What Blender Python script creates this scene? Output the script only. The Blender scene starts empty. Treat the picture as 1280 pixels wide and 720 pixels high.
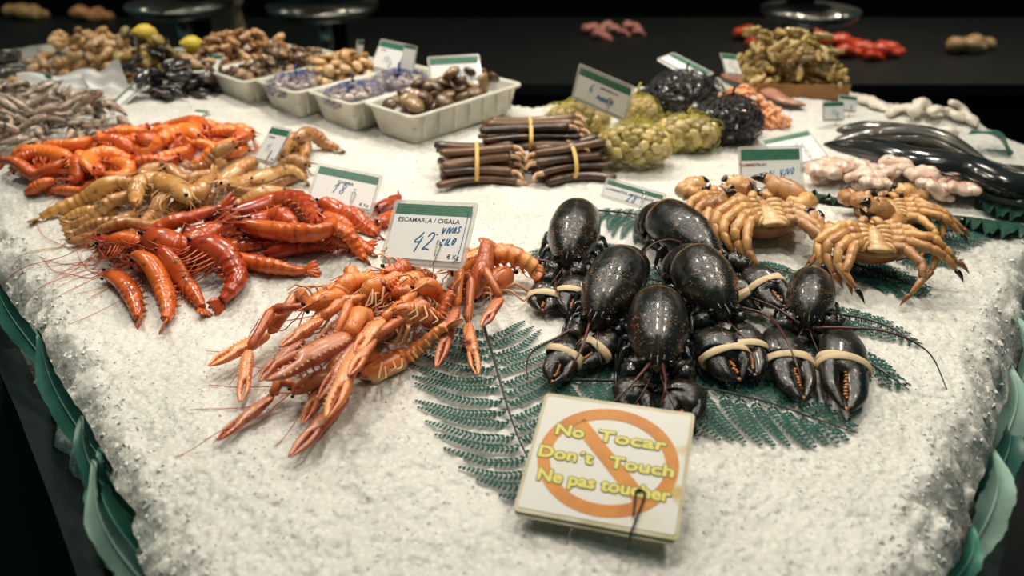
import bpy, math, random
import numpy as np
from mathutils import Vector, Matrix
from mathutils import noise as mnoise
rnd = random.Random(7)
PI = math.pi
SC = bpy.context.scene
COL = SC.collection

# ------------------------------------------------------------------ camera
CAM_Z = 1.45            # eye height
TOP = 0.90              # height of the ice
PITCH = math.radians(30)
F = 1000.0              # focal length in pixels of a 1280 wide frame
cp, sp = math.cos(PITCH), math.sin(PITCH)

def P(px, py, z):
    """point of the photograph's ray at world height z"""
    u = (px-640)/F; v = (py-360)/F
    d = (u, cp-v*sp, -sp-v*cp)
    t = (CAM_Z-z)/-d[2]
    return np.array([d[0]*t, d[1]*t, z])

def PD(px, py, y):
    """point of the ray at world distance y"""
    u = (px-640)/F; v = (py-360)/F
    d = (u, cp-v*sp, -sp-v*cp)
    t = y/d[1]
    return np.array([d[0]*t, y, CAM_Z+d[2]*t])

def proj(p):
    x, y, z = p[0], p[1], p[2]-CAM_Z
    dep = y*cp - z*sp
    return 640+F*x/dep, 360-F*(y*sp+z*cp)/dep

def depth(p):
    return p[1]*cp-(p[2]-CAM_Z)*sp

# ------------------------------------------------------------------ mesh building
class MB:
    def __init__(s):
        s.v = []; s.f = []; s.p = []; s.n = 0
    def add(s, verts, faces, pat=None):
        verts = np.asarray(verts, float)
        s.v.append(verts)
        s.f.extend([tuple(i+s.n for i in f) for f in faces])
        if pat is None: pat = np.zeros((len(verts), 3))
        s.p.append(np.asarray(pat, float))
        s.n += len(verts)
        return s
    def mesh(s, name, mat, smooth=True):
        me = bpy.data.meshes.new(name)
        V = np.concatenate(s.v) if s.v else np.zeros((0, 3))
        me.from_pydata(V.tolist(), [], s.f)
        at = me.attributes.new('pat', 'FLOAT_VECTOR', 'POINT')
        at.data.foreach_set('vector', np.concatenate(s.p).astype(np.float32).ravel())
        if smooth: me.polygons.foreach_set('use_smooth', [True]*len(me.polygons))
        mats = mat if isinstance(mat, (list, tuple)) else [mat]
        for m in mats: me.materials.append(m)
        me.update()
        return me
    def obj(s, name, mat, parent=None, smooth=True):
        o = bpy.data.objects.new(name, s.mesh(name, mat, smooth))
        COL.objects.link(o)
        if parent is not None: o.parent = parent
        return o

def tag(o, label=None, cat=None, group=None, kind=None):
    if label: o['label'] = label
    if cat: o['category'] = cat
    if group: o['group'] = group
    if kind: o['kind'] = kind
    return o

def thing(name, label, cat, loc=(0, 0, 0), group=None):
    o = bpy.data.objects.new(name, None); COL.objects.link(o)
    o.empty_display_size = .02
    o.location = [float(c) for c in loc]
    return tag(o, label, cat, group)

def settle(root, origin):
    """children were meshed in world coordinates: keep them there under a root standing at origin"""
    root.location = [float(c) for c in origin]
    M = Matrix.Translation(-Vector([float(c) for c in origin]))
    for c in COL.objects:
        if c.parent is root and c.type == 'MESH':
            _shift(c, origin)

def _shift(c, origin):
    me = c.data
    co = np.empty(len(me.vertices)*3, np.float32); me.vertices.foreach_get('co', co)
    co = co.reshape(-1, 3) - np.asarray(origin, np.float32)
    me.vertices.foreach_set('co', co.ravel()); me.update()

KIDS = {}
def kid(mb, name, mat, root, smooth=True, label=None):
    o = mb.obj(name, mat, root, smooth)
    if label: o['label'] = label
    KIDS.setdefault(root.name, []).append(o)
    return o
def finish(root, origin):
    """moves the root to its base and takes the offset out of every mesh below it"""
    root.location = [float(c) for c in origin]
    todo = list(KIDS.get(root.name, []))
    while todo:
        c = todo.pop()
        _shift(c, origin)
        todo += KIDS.get(c.name, [])

def unit(a):
    a = np.asarray(a, float)
    n = np.linalg.norm(a, axis=-1, keepdims=True)
    return a/np.maximum(n, 1e-9)

def catmull(pts, n):
    pts = np.asarray(pts, float)
    if len(pts) == 2:
        t = np.linspace(0, 1, n)[:, None]
        return pts[0]*(1-t)+pts[1]*t
    Q = np.vstack([2*pts[0]-pts[1], pts, 2*pts[-1]-pts[-2]])
    out = []
    m = len(pts)-1
    k = max(4, int(np.ceil(n*3/m)))
    for i in range(m):
        p0, p1, p2, p3 = Q[i:i+4]
        t = np.linspace(0, 1, k, endpoint=False)[:, None]
        out.append(.5*((2*p1)+(-p0+p2)*t+(2*p0-5*p1+4*p2-p3)*t*t+(-p0+3*p1-3*p2+p3)*t**3))
    out.append(pts[-1:])
    C = np.vstack(out)
    d = np.r_[0, np.cumsum(np.linalg.norm(np.diff(C, axis=0), axis=1))]
    if d[-1] < 1e-9: return np.repeat(pts[:1], n, 0)
    s = np.linspace(0, d[-1], n)
    return np.stack([np.interp(s, d, C[:, j]) for j in range(C.shape[1])], 1)

def plen(C):
    return float(np.sum(np.linalg.norm(np.diff(C, axis=0), axis=1)))

def loft(mb, C, rn, rb, ref=(0, 0, 1), m=10, cap=True, s0=0., s1=1., rv=None, keel=None, sq=1.):
    """tube along C; rn radius along the reference direction, rb across it"""
    C = np.asarray(C, float); n = len(C)
    rn = np.broadcast_to(np.asarray(rn, float), (n,)); rb = np.broadcast_to(np.asarray(rb, float), (n,))
    T = unit(np.gradient(C, axis=0))
    R = np.broadcast_to(np.asarray(ref, float), (n, 3))
    N = R-T*np.sum(R*T, 1, keepdims=True)
    bad = np.linalg.norm(N, axis=1) < 1e-3
    if bad.any():
        alt = np.array([.3, .9, .2]); N[bad] = alt-T[bad]*(T[bad]@alt)[:, None]
    N = unit(N); B = np.cross(T, N)
    a = np.arange(m)*2*PI/m
    ca, sa = np.cos(a), np.sin(a)
    if sq != 1.:
        ca = np.sign(ca)*abs(ca)**sq; sa = np.sign(sa)*abs(sa)**sq
    can = np.where(ca > 0, ca, ca*(keel if keel else 1.))
    V = C[:, None, :]+N[:, None, :]*(rn[:, None]*can)[..., None]+B[:, None, :]*(rb[:, None]*sa)[..., None]
    s = np.linspace(s0, s1, n)
    if rv is None: rv = rnd.random()
    pat = np.stack([np.repeat(s[:, None], m, 1), np.repeat(ca[None, :], n, 0), np.full((n, m), rv)], 2)
    faces = []
    for i in range(n-1):
        for j in range(m):
            k = (j+1) % m
            faces.append((i*m+j, i*m+k, (i+1)*m+k, (i+1)*m+j))
    V = V.reshape(-1, 3); pat = pat.reshape(-1, 3)
    if cap:
        V = np.vstack([V, C[0], C[-1]]); pat = np.vstack([pat, [s0, 0, rv], [s1, 0, rv]])
        a0, a1 = n*m, n*m+1
        for j in range(m):
            k = (j+1) % m
            faces.append((a0, k, j)); faces.append((a1, (n-1)*m+j, (n-1)*m+k))
    mb.add(V, faces, pat)
    return mb

def round_end(n, a=.5, b=.5, e0=0., e1=0.):
    """radius profile that rounds off at both ends; a,b: share of the length taken by each end"""
    t = np.linspace(0, 1, n)
    r = np.ones(n)
    if a > 0:
        k = np.clip(t/a, 0, 1); r *= e0+(1-e0)*np.sqrt(np.clip(1-(1-k)**2, 0, 1))
    if b > 0:
        k = np.clip((1-t)/b, 0, 1); r *= e1+(1-e1)*np.sqrt(np.clip(1-(1-k)**2, 0, 1))
    return np.maximum(r, 1e-5)

def tube(mb, pts, r, n=None, m=6, ref=(0, 0, 1), r1=None, smooth=True):
    C = catmull(pts, n or max(4, len(pts)*4)) if smooth else np.asarray(pts, float)
    rr = np.linspace(r, r if r1 is None else r1, len(C))
    return loft(mb, C, rr, rr, ref, m)

def ball(mb, c, rx, ry=None, rz=None, axes=None, m=10, n=7, rv=None):
    ry = rx if ry is None else ry; rz = rx if rz is None else rz
    A = np.eye(3) if axes is None else np.asarray(axes, float)
    th = np.linspace(0, PI, n+2)
    C = np.array([c+A[0]*(-rx*math.cos(t)) for t in th])
    rr = np.sin(th)
    V = []; pat = []
    a = np.arange(m)*2*PI/m
    if rv is None: rv = rnd.random()
    for i, t in enumerate(th[1:-1]):
        for q in a:
            V.append(C[i+1]+A[1]*ry*math.sin(t)*math.cos(q)+A[2]*rz*math.sin(t)*math.sin(q))
            pat.append((t/PI, math.sin(q), rv))
    V += [C[0], C[-1]]; pat += [(0, 0, rv), (1, 0, rv)]
    F_ = []
    for i in range(n-1):
        for j in range(m):
            k = (j+1) % m
            F_.append((i*m+j, i*m+k, (i+1)*m+k, (i+1)*m+j))
    for j in range(m):
        k = (j+1) % m
        F_.append((n*m, k, j)); F_.append((n*m+1, (n-1)*m+j, (n-1)*m+k))
    mb.add(V, F_, pat)
    return mb

def box(mb, lo, hi, M=None):
    x0, y0, z0 = lo; x1, y1, z1 = hi
    v = np.array([(x0, y0, z0), (x1, y0, z0), (x1, y1, z0), (x0, y1, z0), (x0, y0, z1), (x1, y0, z1), (x1, y1, z1), (x0, y1, z1)], float)
    if M is not None: v = v@M[0].T+M[1]
    mb.add(v, [(3, 2, 1, 0), (4, 5, 6, 7), (0, 1, 5, 4), (1, 2, 6, 5), (2, 3, 7, 6), (3, 0, 4, 7)])
    return mb

def prism(mb, outline, z0, z1):
    o = np.asarray(outline, float); n = len(o)
    v = np.vstack([np.c_[o, np.full(n, z0)], np.c_[o, np.full(n, z1)]])
    f = [tuple(range(n-1, -1, -1)), tuple(range(n, 2*n))]
    f += [(i, (i+1) % n, (i+1) % n+n, i+n) for i in range(n)]
    mb.add(v, f)
    return mb

def rrect(w, h, r, k=4, x0=0, y0=0):
    pts = []
    for cx, cy, a0 in ((w-r, h-r, 0), (r, h-r, PI/2), (r, r, PI), (w-r, r, 1.5*PI)):
        for i in range(k+1):
            a = a0+PI/2*i/k
            pts.append((x0+cx+r*math.cos(a), y0+cy+r*math.sin(a)))
    return pts

# ------------------------------------------------------------------ materials
def mat(name, col, rough=.5, **kw):
    m = bpy.data.materials.new(name); m.use_nodes = True
    nt = m.node_tree; b = nt.nodes['Principled BSDF']
    b.inputs['Base Color'].default_value = (*col, 1)
    b.inputs['Roughness'].default_value = rough
    for k, v in kw.items():
        k = {'metal': 'Metallic', 'coat': 'Coat Weight', 'coat_rough': 'Coat Roughness', 'trans': 'Transmission Weight', 'alpha': 'Alpha',
             'spec': 'Specular IOR Level', 'sheen': 'Sheen Weight', 'sss': 'Subsurface Weight', 'ior': 'IOR', 'es': 'Emission Strength'}.get(k, k)
        if k == 'ec': b.inputs['Emission Color'].default_value = (*v, 1)
        else: b.inputs[k].default_value = v
    return m

def _nd(nt, t, **kw):
    n = nt.nodes.new(t)
    for k, v in kw.items(): setattr(n, k, v)
    return n

def mix_rgb(nt, fac, a, b):
    n = _nd(nt, 'ShaderNodeMix', data_type='RGBA')
    for s, x in ((n.inputs[0], fac), (n.inputs[6], a), (n.inputs[7], b)):
        if isinstance(x, (int, float)): s.default_value = x
        elif isinstance(x, tuple): s.default_value = (*x, 1) if len(x) == 3 else x
        else: nt.links.new(x, s)
    return n.outputs[2]

def ramp(nt, src, stops, interp='LINEAR'):
    n = _nd(nt, 'ShaderNodeValToRGB'); n.color_ramp.interpolation = interp
    e = n.color_ramp.elements
    while len(e) < len(stops): e.new(.5)
    for i, (p, c) in enumerate(stops):
        e[i].position = p; e[i].color = (*c, 1) if isinstance(c, tuple) else (c, c, c, 1)
    nt.links.new(src, n.inputs[0])
    return n.outputs[0]

def noise(nt, scale, detail=3, rough=.55, coord=None):
    n = _nd(nt, 'ShaderNodeTexNoise'); n.inputs['Scale'].default_value = scale
    n.inputs['Detail'].default_value = detail; n.inputs['Roughness'].default_value = rough
    if coord is None:
        g = nt.nodes.get('GEO') or _nd(nt, 'ShaderNodeNewGeometry', name='GEO'); coord = g.outputs['Position']
    nt.links.new(coord, n.inputs['Vector'])
    return n.outputs['Fac']

def objc(nt):
    g = nt.nodes.get('TC') or _nd(nt, 'ShaderNodeTexCoord', name='TC')
    return g.outputs['Object']

def patn(nt):
    a = nt.nodes.get('PAT')
    if not a:
        a = _nd(nt, 'ShaderNodeAttribute', name='PAT'); a.attribute_name = 'pat'
        s = _nd(nt, 'ShaderNodeSeparateXYZ', name='PATS'); nt.links.new(a.outputs['Vector'], s.inputs[0])
    s = nt.nodes['PATS']
    return s.outputs[0], s.outputs[1], s.outputs[2]

def bump(m, src, strength=.3, dist=.002):
    nt = m.node_tree; b = _nd(nt, 'ShaderNodeBump')
    b.inputs['Strength'].default_value = strength; b.inputs['Distance'].default_value = dist
    nt.links.new(src, b.inputs['Height']); nt.links.new(b.outputs[0], nt.nodes['Principled BSDF'].inputs['Normal'])

def setc(m, src): m.node_tree.links.new(src, m.node_tree.nodes['Principled BSDF'].inputs['Base Color'])
def setr(m, src): m.node_tree.links.new(src, m.node_tree.nodes['Principled BSDF'].inputs['Roughness'])

def speckled(name, c0, c1, scale=60, lo=.4, hi=.6, rough=.35, bumps=.3, bscale=None, bd=.002, c2=None, s2=200, t2=(.6, .68), **kw):
    """two colours blended by a noise, optionally a third one as small spots"""
    m = mat(name, c0, rough, **kw); nt = m.node_tree
    f = ramp(nt, noise(nt, scale, 4), [(lo, 0.), (hi, 1.)])
    c = mix_rgb(nt, f, c0, c1)
    if c2:
        f2 = ramp(nt, noise(nt, s2, 2), [(t2[0], 0.), (t2[1], 1.)])
        c = mix_rgb(nt, f2, c, c2)
    setc(m, c)
    if bumps: bump(m, noise(nt, bscale or scale*3, 3), bumps, bd)
    return m

def shell_mat(name, back, side, belly, dark, head=None, rough=.28, hs=.9, dark_t=(.62, .75), bscale=350, rand=True, bs=.25, bands=None, stripe=None, hue=(.492, .508)):
    """crustacean shell: colour runs round the body (pat.y) with blotches and a per-piece shade (pat.z)"""
    m = mat(name, back, rough, coat=.22, coat_rough=.15); nt = m.node_tree
    s, d, r = patn(nt)
    mr = _nd(nt, 'ShaderNodeMapRange'); mr.inputs[1].default_value = -1; nt.links.new(d, mr.inputs[0])
    c = ramp(nt, mr.outputs[0], [(0, belly), (.35, side), (.85, back)])
    if bands:                                   # darker rings where one segment slides under the next
        k = _nd(nt, 'ShaderNodeMath', operation='MULTIPLY'); nt.links.new(s, k.inputs[0]); k.inputs[1].default_value = 10
        fr = _nd(nt, 'ShaderNodeMath', operation='FRACT'); nt.links.new(k.outputs[0], fr.inputs[0])
        bd = ramp(nt, fr.outputs[0], [(0., 1.), (.10, .55), (.30, .0), (.72, 0.), (1., 1.)])
        lt = ramp(nt, s, [(.58, 1.), (.60, 0.)])
        q = _nd(nt, 'ShaderNodeMath', operation='MULTIPLY'); nt.links.new(bd, q.inputs[0]); nt.links.new(lt, q.inputs[1])
        q2 = _nd(nt, 'ShaderNodeMath', operation='MULTIPLY'); nt.links.new(q.outputs[0], q2.inputs[0]); q2.inputs[1].default_value = .7
        c = mix_rgb(nt, q2.outputs[0], c, bands)
    if stripe:
        c = mix_rgb(nt, ramp(nt, d, [(.55, 0.), (.8, 1.)]), c, stripe)
    c = mix_rgb(nt, ramp(nt, noise(nt, 24, 3), [(.45, 0.), (.75, .6)]), c, belly)
    if head:
        c = mix_rgb(nt, ramp(nt, s, [(hs-.1, 0.), (hs+.05, 1.)]), c, head)
    f = ramp(nt, noise(nt, 70, 4, .6), [(dark_t[0], 0.), (dark_t[1], 1.)])
    c = mix_rgb(nt, f, c, dark)
    hsv = _nd(nt, 'ShaderNodeHueSaturation')
    mv = _nd(nt, 'ShaderNodeMapRange'); mv.inputs[3].default_value = .72; mv.inputs[4].default_value = 1.25
    nt.links.new(r, mv.inputs[0]); nt.links.new(mv.outputs[0], hsv.inputs['Value'])
    mh = _nd(nt, 'ShaderNodeMapRange'); mh.inputs[3].default_value = hue[0]; mh.inputs[4].default_value = hue[1]
    nt.links.new(r, mh.inputs[0]); nt.links.new(mh.outputs[0], hsv.inputs['Hue'])
    nt.links.new(c, hsv.inputs['Color']); setc(m, hsv.outputs[0])
    bump(m, noise(nt, bscale, 3), bs, .0012)
    return m
# ------------------------------------------------------------------ palette
M = {}
M['ice'] = mat('crushed_ice', (.70, .68, .62), .4, sss=.55); M['ice'].node_tree.nodes['Principled BSDF'].inputs['Subsurface Scale'].default_value = .008; M['ice'].node_tree.nodes['Principled BSDF'].inputs['Subsurface Radius'].default_value = (1., 1., .9)
def _ice(m, tint=(.72, .705, .655)):
    nt = m.node_tree
    vo = _nd(nt, 'ShaderNodeTexVoronoi'); vo.inputs['Scale'].default_value = 150
    g = nt.nodes.get('GEO') or _nd(nt, 'ShaderNodeNewGeometry', name='GEO')
    nt.links.new(g.outputs['Position'], vo.inputs['Vector'])
    n1 = noise(nt, 9, 4); n2 = noise(nt, 260, 3, .7)
    c = mix_rgb(nt, ramp(nt, n1, [(.35, 0.), (.7, 1.)]), (.60, .585, .53), tint)
    c = mix_rgb(nt, ramp(nt, vo.outputs['Distance'], [(0., 1.), (.6, 0.)]), c, (.78, .77, .725))
    setc(m, c)
    setr(m, ramp(nt, n2, [(.3, .22), (.7, .6)]))
    a = _nd(nt, 'ShaderNodeMath', operation='ADD'); nt.links.new(vo.outputs['Distance'], a.inputs[0]); nt.links.new(n2, a.inputs[1])
    bump(m, a.outputs[0], .35, .003)
_ice(M['ice'])
M['chip'] = mat('ice_chip', (.74, .725, .68), .38)
M['lobster'] = None

M['black'] = mat('black_plastic', (.004, .011, .010), .7, spec=.15)
M['white_plastic'] = speckled('milky_plastic', (.66, .64, .56), (.50, .48, .40), 25, .4, .7, .35, bumps=.05, sss=.0)
M['paper'] = mat('card_paper', (.80, .80, .78), .5)
M['paper_w'] = mat('white_paper', (.74, .74, .72), .6)
M['green'] = speckled('printed_green', (.025, .13, .075), (.045, .17, .10), 120, .3, .7, .45, bumps=0)
M['sleeve'] = mat('clear_sleeve', (.66, .65, .60), .18, alpha=.42, coat=.6)
M['ink'] = mat('printed_ink', (.05, .055, .055), .5)
M['redink'] = mat('red_ink', (.55, .03, .02), .5)
M['pen'] = mat('blue_marker', (.012, .14, .36), .45)
M['wire'] = mat('bright_wire', (.55, .52, .46), .25, metal=1.)
M['wire_dark'] = mat('rusted_wire', (.03, .025, .02), .4, metal=.6)
M['band'] = speckled('tan_rubber', (.60, .44, .25), (.72, .56, .35), 90, .3, .7, .55, bumps=.15)
M['band_y'] = speckled('yellow_rubber', (.70, .42, .10), (.78, .52, .18), 90, .3, .7, .5, bumps=.1)
M['steel'] = mat('brushed_steel', (.55, .56, .54), .28, metal=1.)
M['wood'] = speckled('crate_wood', (.42, .20, .06), (.26, .12, .035), 18, .3, .7, .6, bumps=.2)
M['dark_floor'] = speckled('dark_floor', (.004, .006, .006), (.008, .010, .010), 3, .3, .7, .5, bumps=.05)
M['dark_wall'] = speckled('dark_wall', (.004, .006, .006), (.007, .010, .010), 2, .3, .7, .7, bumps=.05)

# ------------------------------------------------------------------ value noise on arrays
_rs = np.random.RandomState(5)
_tab = _rs.rand(256, 256)
def vn(x, y, sc, ox=0):
    X = np.asarray(x)*sc+ox*17.3+40; Y = np.asarray(y)*sc+ox*9.1+40
    i = np.floor(X).astype(int); j = np.floor(Y).astype(int)
    fx = X-i; fy = Y-j; fx = fx*fx*(3-2*fx); fy = fy*fy*(3-2*fy)
    g = lambda a, b: _tab[a % 256, b % 256]
    return (g(i, j)*(1-fx)+g(i+1, j)*fx)*(1-fy)+(g(i, j+1)*(1-fx)+g(i+1, j+1)*fx)*fy

# ------------------------------------------------------------------ outline of the ice, read off the photograph onto the table top
OUT_PX = [(196, 735), (150, 640), (108, 545), (58, 440), (0, 335), (-60, 235), (-110, 140), (-100, 66), (60, 52), (280, 58), (480, 84),
          (640, 126), (700, 128), (790, 104), (900, 90), (1060, 104), (1180, 138), (1300, 182), (1330, 240), (1306, 320), (1274, 392),
          (1252, 470), (1222, 560), (1192, 650), (1168, 735)]
OUT = [tuple(P(x, y, TOP)[:2]) for x, y in OUT_PX]
OUT += [(.30, .36), (.14, .315), (-.04, .315), (-.22, .36)]      # the rounded corner below the picture
OUT = np.array(OUT)

def poly_dist(x, y, poly):
    """signed distance, positive inside"""
    x = np.asarray(x, float); y = np.asarray(y, float)
    best = np.full(x.shape, 1e9); inside = np.zeros(x.shape, bool)
    n = len(poly)
    for i in range(n):
        ax, ay = poly[i]; bx, by = poly[(i+1) % n]
        dx, dy = bx-ax, by-ay
        t = np.clip(((x-ax)*dx+(y-ay)*dy)/(dx*dx+dy*dy), 0, 1)
        best = np.minimum(best, np.hypot(x-ax-t*dx, y-ay-t*dy))
        c = ((ay > y) != (by > y)) & (x < (bx-ax)*(y-ay)/((by-ay) if by != ay else 1e-12)+ax)
        inside ^= c
    return np.where(inside, best, -best)

# gentle heaps in the ice under the piles: centre pixel, radii in metres, height
MOUNDS = [((480, 345), .16, .12, .030), ((300, 300), .24, .14, .016), ((160, 215), .34, .15, .018), ((300, 215), .26, .12, .018),
          ((80, 160), .38, .18, .03), ((225, 112), .22, .12, .03), ((800, 350), .20, .22, .010), ((960, 275), .12, .08, .03),
          ((1090, 300), .13, .08, .028), ((1140, 235), .24, .08, .02), ((940, 130), .14, .08, .02), ((330, 140), .5, .12, .012),
          ((1160, 150), .2, .08, .02), ((650, 180), .2, .1, .008)]
_mw = [(P(*c, TOP), rx, ry, h) for c, rx, ry, h in MOUNDS]
def ice_h(x, y, fine=True):
    x = np.asarray(x, float); y = np.asarray(y, float)
    h = TOP+(vn(x, y, 6)-.5)*.012+(vn(x, y, 17, 1)-.5)*.007
    for c, rx, ry, hh in _mw:
        q = ((x-c[0])/rx)**2+((y-c[1])/ry)**2
        h = h+hh*np.exp(-q*1.2)
    d = poly_dist(x, y, OUT)+(vn(x, y, 28, 2)-.5)*.022+(vn(x, y, 80, 3)-.5)*.010
    e = np.clip(d/.045, -.8, 1)
    h = h-.034*(1-e)**2*np.where(e < 1, 1, 0)
    if fine:
        h = h+(vn(x, y, 60, 4)-.5)*.0032+(vn(x, y, 150, 4)-.5)*.0030+(vn(x, y, 300, 5)-.5)*.0018
    return h

def build_ice():
    ys = [.28]
    while ys[-1] < 2.62: ys.append(ys[-1]+.0026+.0045*max(0, ys[-1]-.6))
    ys = np.array(ys); xs = np.linspace(-1, 1, 620)
    hw = 0.45+ys*.62
    X = xs[None, :]*hw[:, None]; Y = np.repeat(ys[:, None], len(xs), 1)
    jx = _rs.rand(*X.shape)-.5; jy = _rs.rand(*X.shape)-.5
    X = X+jx*.0022; Y = Y+jy*.002
    Z = ice_h(X, Y)
    D = poly_dist(X, Y, OUT)
    ny, nx = X.shape
    ok = D > -.03
    idx = np.arange(ny*nx).reshape(ny, nx)
    cell = ok[:-1, :-1] & ok[1:, :-1] & ok[:-1, 1:] & ok[1:, 1:]
    a = idx[:-1, :-1][cell]; b = idx[:-1, 1:][cell]; c = idx[1:, 1:][cell]; d = idx[1:, :-1][cell]
    used = np.zeros(ny*nx, bool)
    for q in (a, b, c, d): used[q] = True
    remap = np.cumsum(used)-1
    V = np.stack([X, Y, Z], 2).reshape(-1, 3)[used]
    Fq = np.stack([a, b, c, d], 1)
    Fq = remap[Fq]
    me = bpy.data.meshes.new('ice_bed')
    me.from_pydata(V.tolist(), [], Fq.tolist())
    me.materials.append(M['ice'])
    me.polygons.foreach_set('use_smooth', [True]*len(me.polygons))
    o = bpy.data.objects.new('ice_bed', me); COL.objects.link(o)
    tag(o, 'thick bed of crushed white ice that everything on the market display lies on', 'ice', kind='stuff')
    # loose angular chips lying on the bed
    mb = MB(); rs = np.random.RandomState(3)
    n = 0; Vs = []; Fs = []
    base = np.array([(1, 0, 0), (-1, 0, 0), (0, 1, 0), (0, -1, 0), (0, 0, 1), (0, 0, -1)], float)
    fac = [(0, 2, 4), (2, 1, 4), (1, 3, 4), (3, 0, 4), (2, 0, 5), (1, 2, 5), (3, 1, 5), (0, 3, 5)]
    N = 30000
    yy = .36+(rs.rand(N)**1.5)*1.9; xx = (rs.rand(N)*2-1)*(.42+yy*.6)
    dd = poly_dist(xx, yy, OUT)
    keep = dd > -.005
    edge = dd < .05
    xx, yy, edge = xx[keep], yy[keep], edge[keep]
    zz = ice_h(xx, yy)
    N = len(xx)
    s = (.0008+.0013*rs.rand(N)**2)*(1+1.1*edge)*(.75+.35*yy)
    S = s[:, None, None]*base[None]*(0.5+rs.rand(N, 6, 1)*.9)
    S = S+ (rs.rand(N, 6, 3)-.5)*s[:, None, None]*.7
    a = rs.rand(N)*PI; ca, sa = np.cos(a), np.sin(a)
    x2 = S[..., 0]*ca[:, None]-S[..., 1]*sa[:, None]; y2 = S[..., 0]*sa[:, None]+S[..., 1]*ca[:, None]
    V = np.stack([x2+xx[:, None], y2+yy[:, None], S[..., 2]*.7+zz[:, None]-s[:, None]*.05], 2).reshape(-1, 3)
    Fa = (np.arange(N)[:, None, None]*6+np.array(fac)[None]).reshape(-1, 3)
    me = bpy.data.meshes.new('ice_chips'); me.from_pydata(V.tolist(), [], Fa.tolist()); me.materials.append(M['chip'])
    o = bpy.data.objects.new('ice_chips', me); COL.objects.link(o)
    tag(o, 'loose glinting chips strewn over the surface of the ice bed', 'ice', kind='stuff')
build_ice()

# ------------------------------------------------------------------ height map of what is already lying there
HX0, HY0, HS = -1.9, .25, .003
HNX, HNY = 1270, 860
_gx = HX0+np.arange(HNX)*HS; _gy = HY0+np.arange(HNY)*HS
GX, GY = np.meshgrid(_gx, _gy)
HF = ice_h(GX, GY, False)
HF = np.where(poly_dist(GX, GY, OUT) > -.03, HF, .8)

def hat(x, y):
    i = np.clip(((np.asarray(y)-HY0)/HS).round().astype(int), 0, HNY-1)
    j = np.clip(((np.asarray(x)-HX0)/HS).round().astype(int), 0, HNX-1)
    return HF[i, j]

def hmax(x, y, r):
    i = int(round((y-HY0)/HS)); j = int(round((x-HX0)/HS)); k = max(0, int(r/HS))
    i0, i1, j0, j1 = max(0, i-k), min(HNY, i+k+1), max(0, j-k), min(HNX, j+k+1)
    if i0 >= i1 or j0 >= j1: return TOP
    W = HF[i0:i1, j0:j1]
    return float(W.max())

def splat(C, r):
    r = np.broadcast_to(r, (len(C),))
    for (x, y, z), q in zip(C, r):
        i = int(round((y-HY0)/HS)); j = int(round((x-HX0)/HS)); k = int(q/HS)+1
        i0, i1, j0, j1 = max(0, i-k), min(HNY, i+k+1), max(0, j-k), min(HNX, j+k+1)
        if i0 >= i1 or j0 >= j1: continue
        d2 = (GX[i0:i1, j0:j1]-x)**2+(GY[i0:i1, j0:j1]-y)**2
        h = z+np.sqrt(np.maximum(q*q-d2, 0))
        m = d2 < q*q
        W = HF[i0:i1, j0:j1]
        W[m] = np.maximum(W[m], h[m])

CAP = [.06]
def drape(C, r, stiff=5, sink=.12, extra=0.):
    """sets the heights of a path so that a tube of radius r lies on what is there"""
    C = np.array(C, float); n = len(C)
    r = np.broadcast_to(np.asarray(r, float), (n,))
    s = np.array([hmax(x, y, q*.6) for (x, y), q in zip(C[:, :2], r)])+r*(1-sink)+extra
    g = ice_h(C[:, 0], C[:, 1], False); cap_ = CAP[0]; s = g+np.where(s-g > cap_*.5, cap_*.5+cap_*.5*np.tanh((s-g-cap_*.5)/(cap_*.5)), s-g)
    k = stiff
    p = np.pad(s, k, mode='edge')
    mx = np.array([p[i:i+2*k+1].max() for i in range(n)])*.6+s*.4
    w = np.hanning(2*k+3)[1:-1]; w /= w.sum()
    p = np.pad(mx, k, mode='edge')
    z = np.array([np.sum(p[i:i+2*k+1]*w) for i in range(n)])
    C = np.c_[C[:, :2], np.maximum(z, s-r*.35)]
    return C

def world(pts, up=.012):
    """photograph points -> points lying 'up' above whatever is there"""
    out = []
    for p in pts:
        z = TOP+up
        for _ in range(4):
            w = P(p[0], p[1], z); z = float(ice_h(w[0], w[1], False))+up
        out.append(P(p[0], p[1], z))
    return np.array(out)

# ------------------------------------------------------------------ the place
def structure(name, mb, m, smooth=False):
    o = mb.obj(name, m, None, smooth); o['kind'] = 'structure'; return o
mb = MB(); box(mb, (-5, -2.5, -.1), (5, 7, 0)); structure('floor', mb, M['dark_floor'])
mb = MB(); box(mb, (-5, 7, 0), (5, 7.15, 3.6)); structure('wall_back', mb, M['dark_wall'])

# counter that carries the ice
t = thing('display_counter', 'black fish counter with a shallow rim carrying the bed of crushed ice', 'counter')
c0 = OUT.mean(0)
def off(poly, d):
    n = len(poly); out = []
    for i in range(n):
        a, b, c = poly[i-1], poly[i], poly[(i+1) % n]
        e1 = unit(b-a); e2 = unit(c-b)
        nn = unit(np.array([e1[1], -e1[0]])+np.array([e2[1], -e2[0]]))
        if poly_dist(np.array([b[0]+nn[0]*.001]), np.array([b[1]+nn[1]*.001]), poly)[0] > 0: nn = -nn
        out.append(b+nn*d)
    return np.array(out)
O1 = off(OUT, .018); O2 = off(OUT, .05); O3 = off(OUT, -.06)
mb = MB(); prism(mb, O1, .10, .80); kid(mb, 'counter_body', M['black'], t, False)
mb = MB(); prism(mb, O3, 0., .105); kid(mb, 'plinth', M['black'], t, False)
mb = MB(); n = len(O1)
V = np.vstack([np.c_[O1, np.full(n, .80)], np.c_[O1, np.full(n, .835)], np.c_[O2, np.full(n, .835)], np.c_[O2, np.full(n, .78)]])
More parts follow.
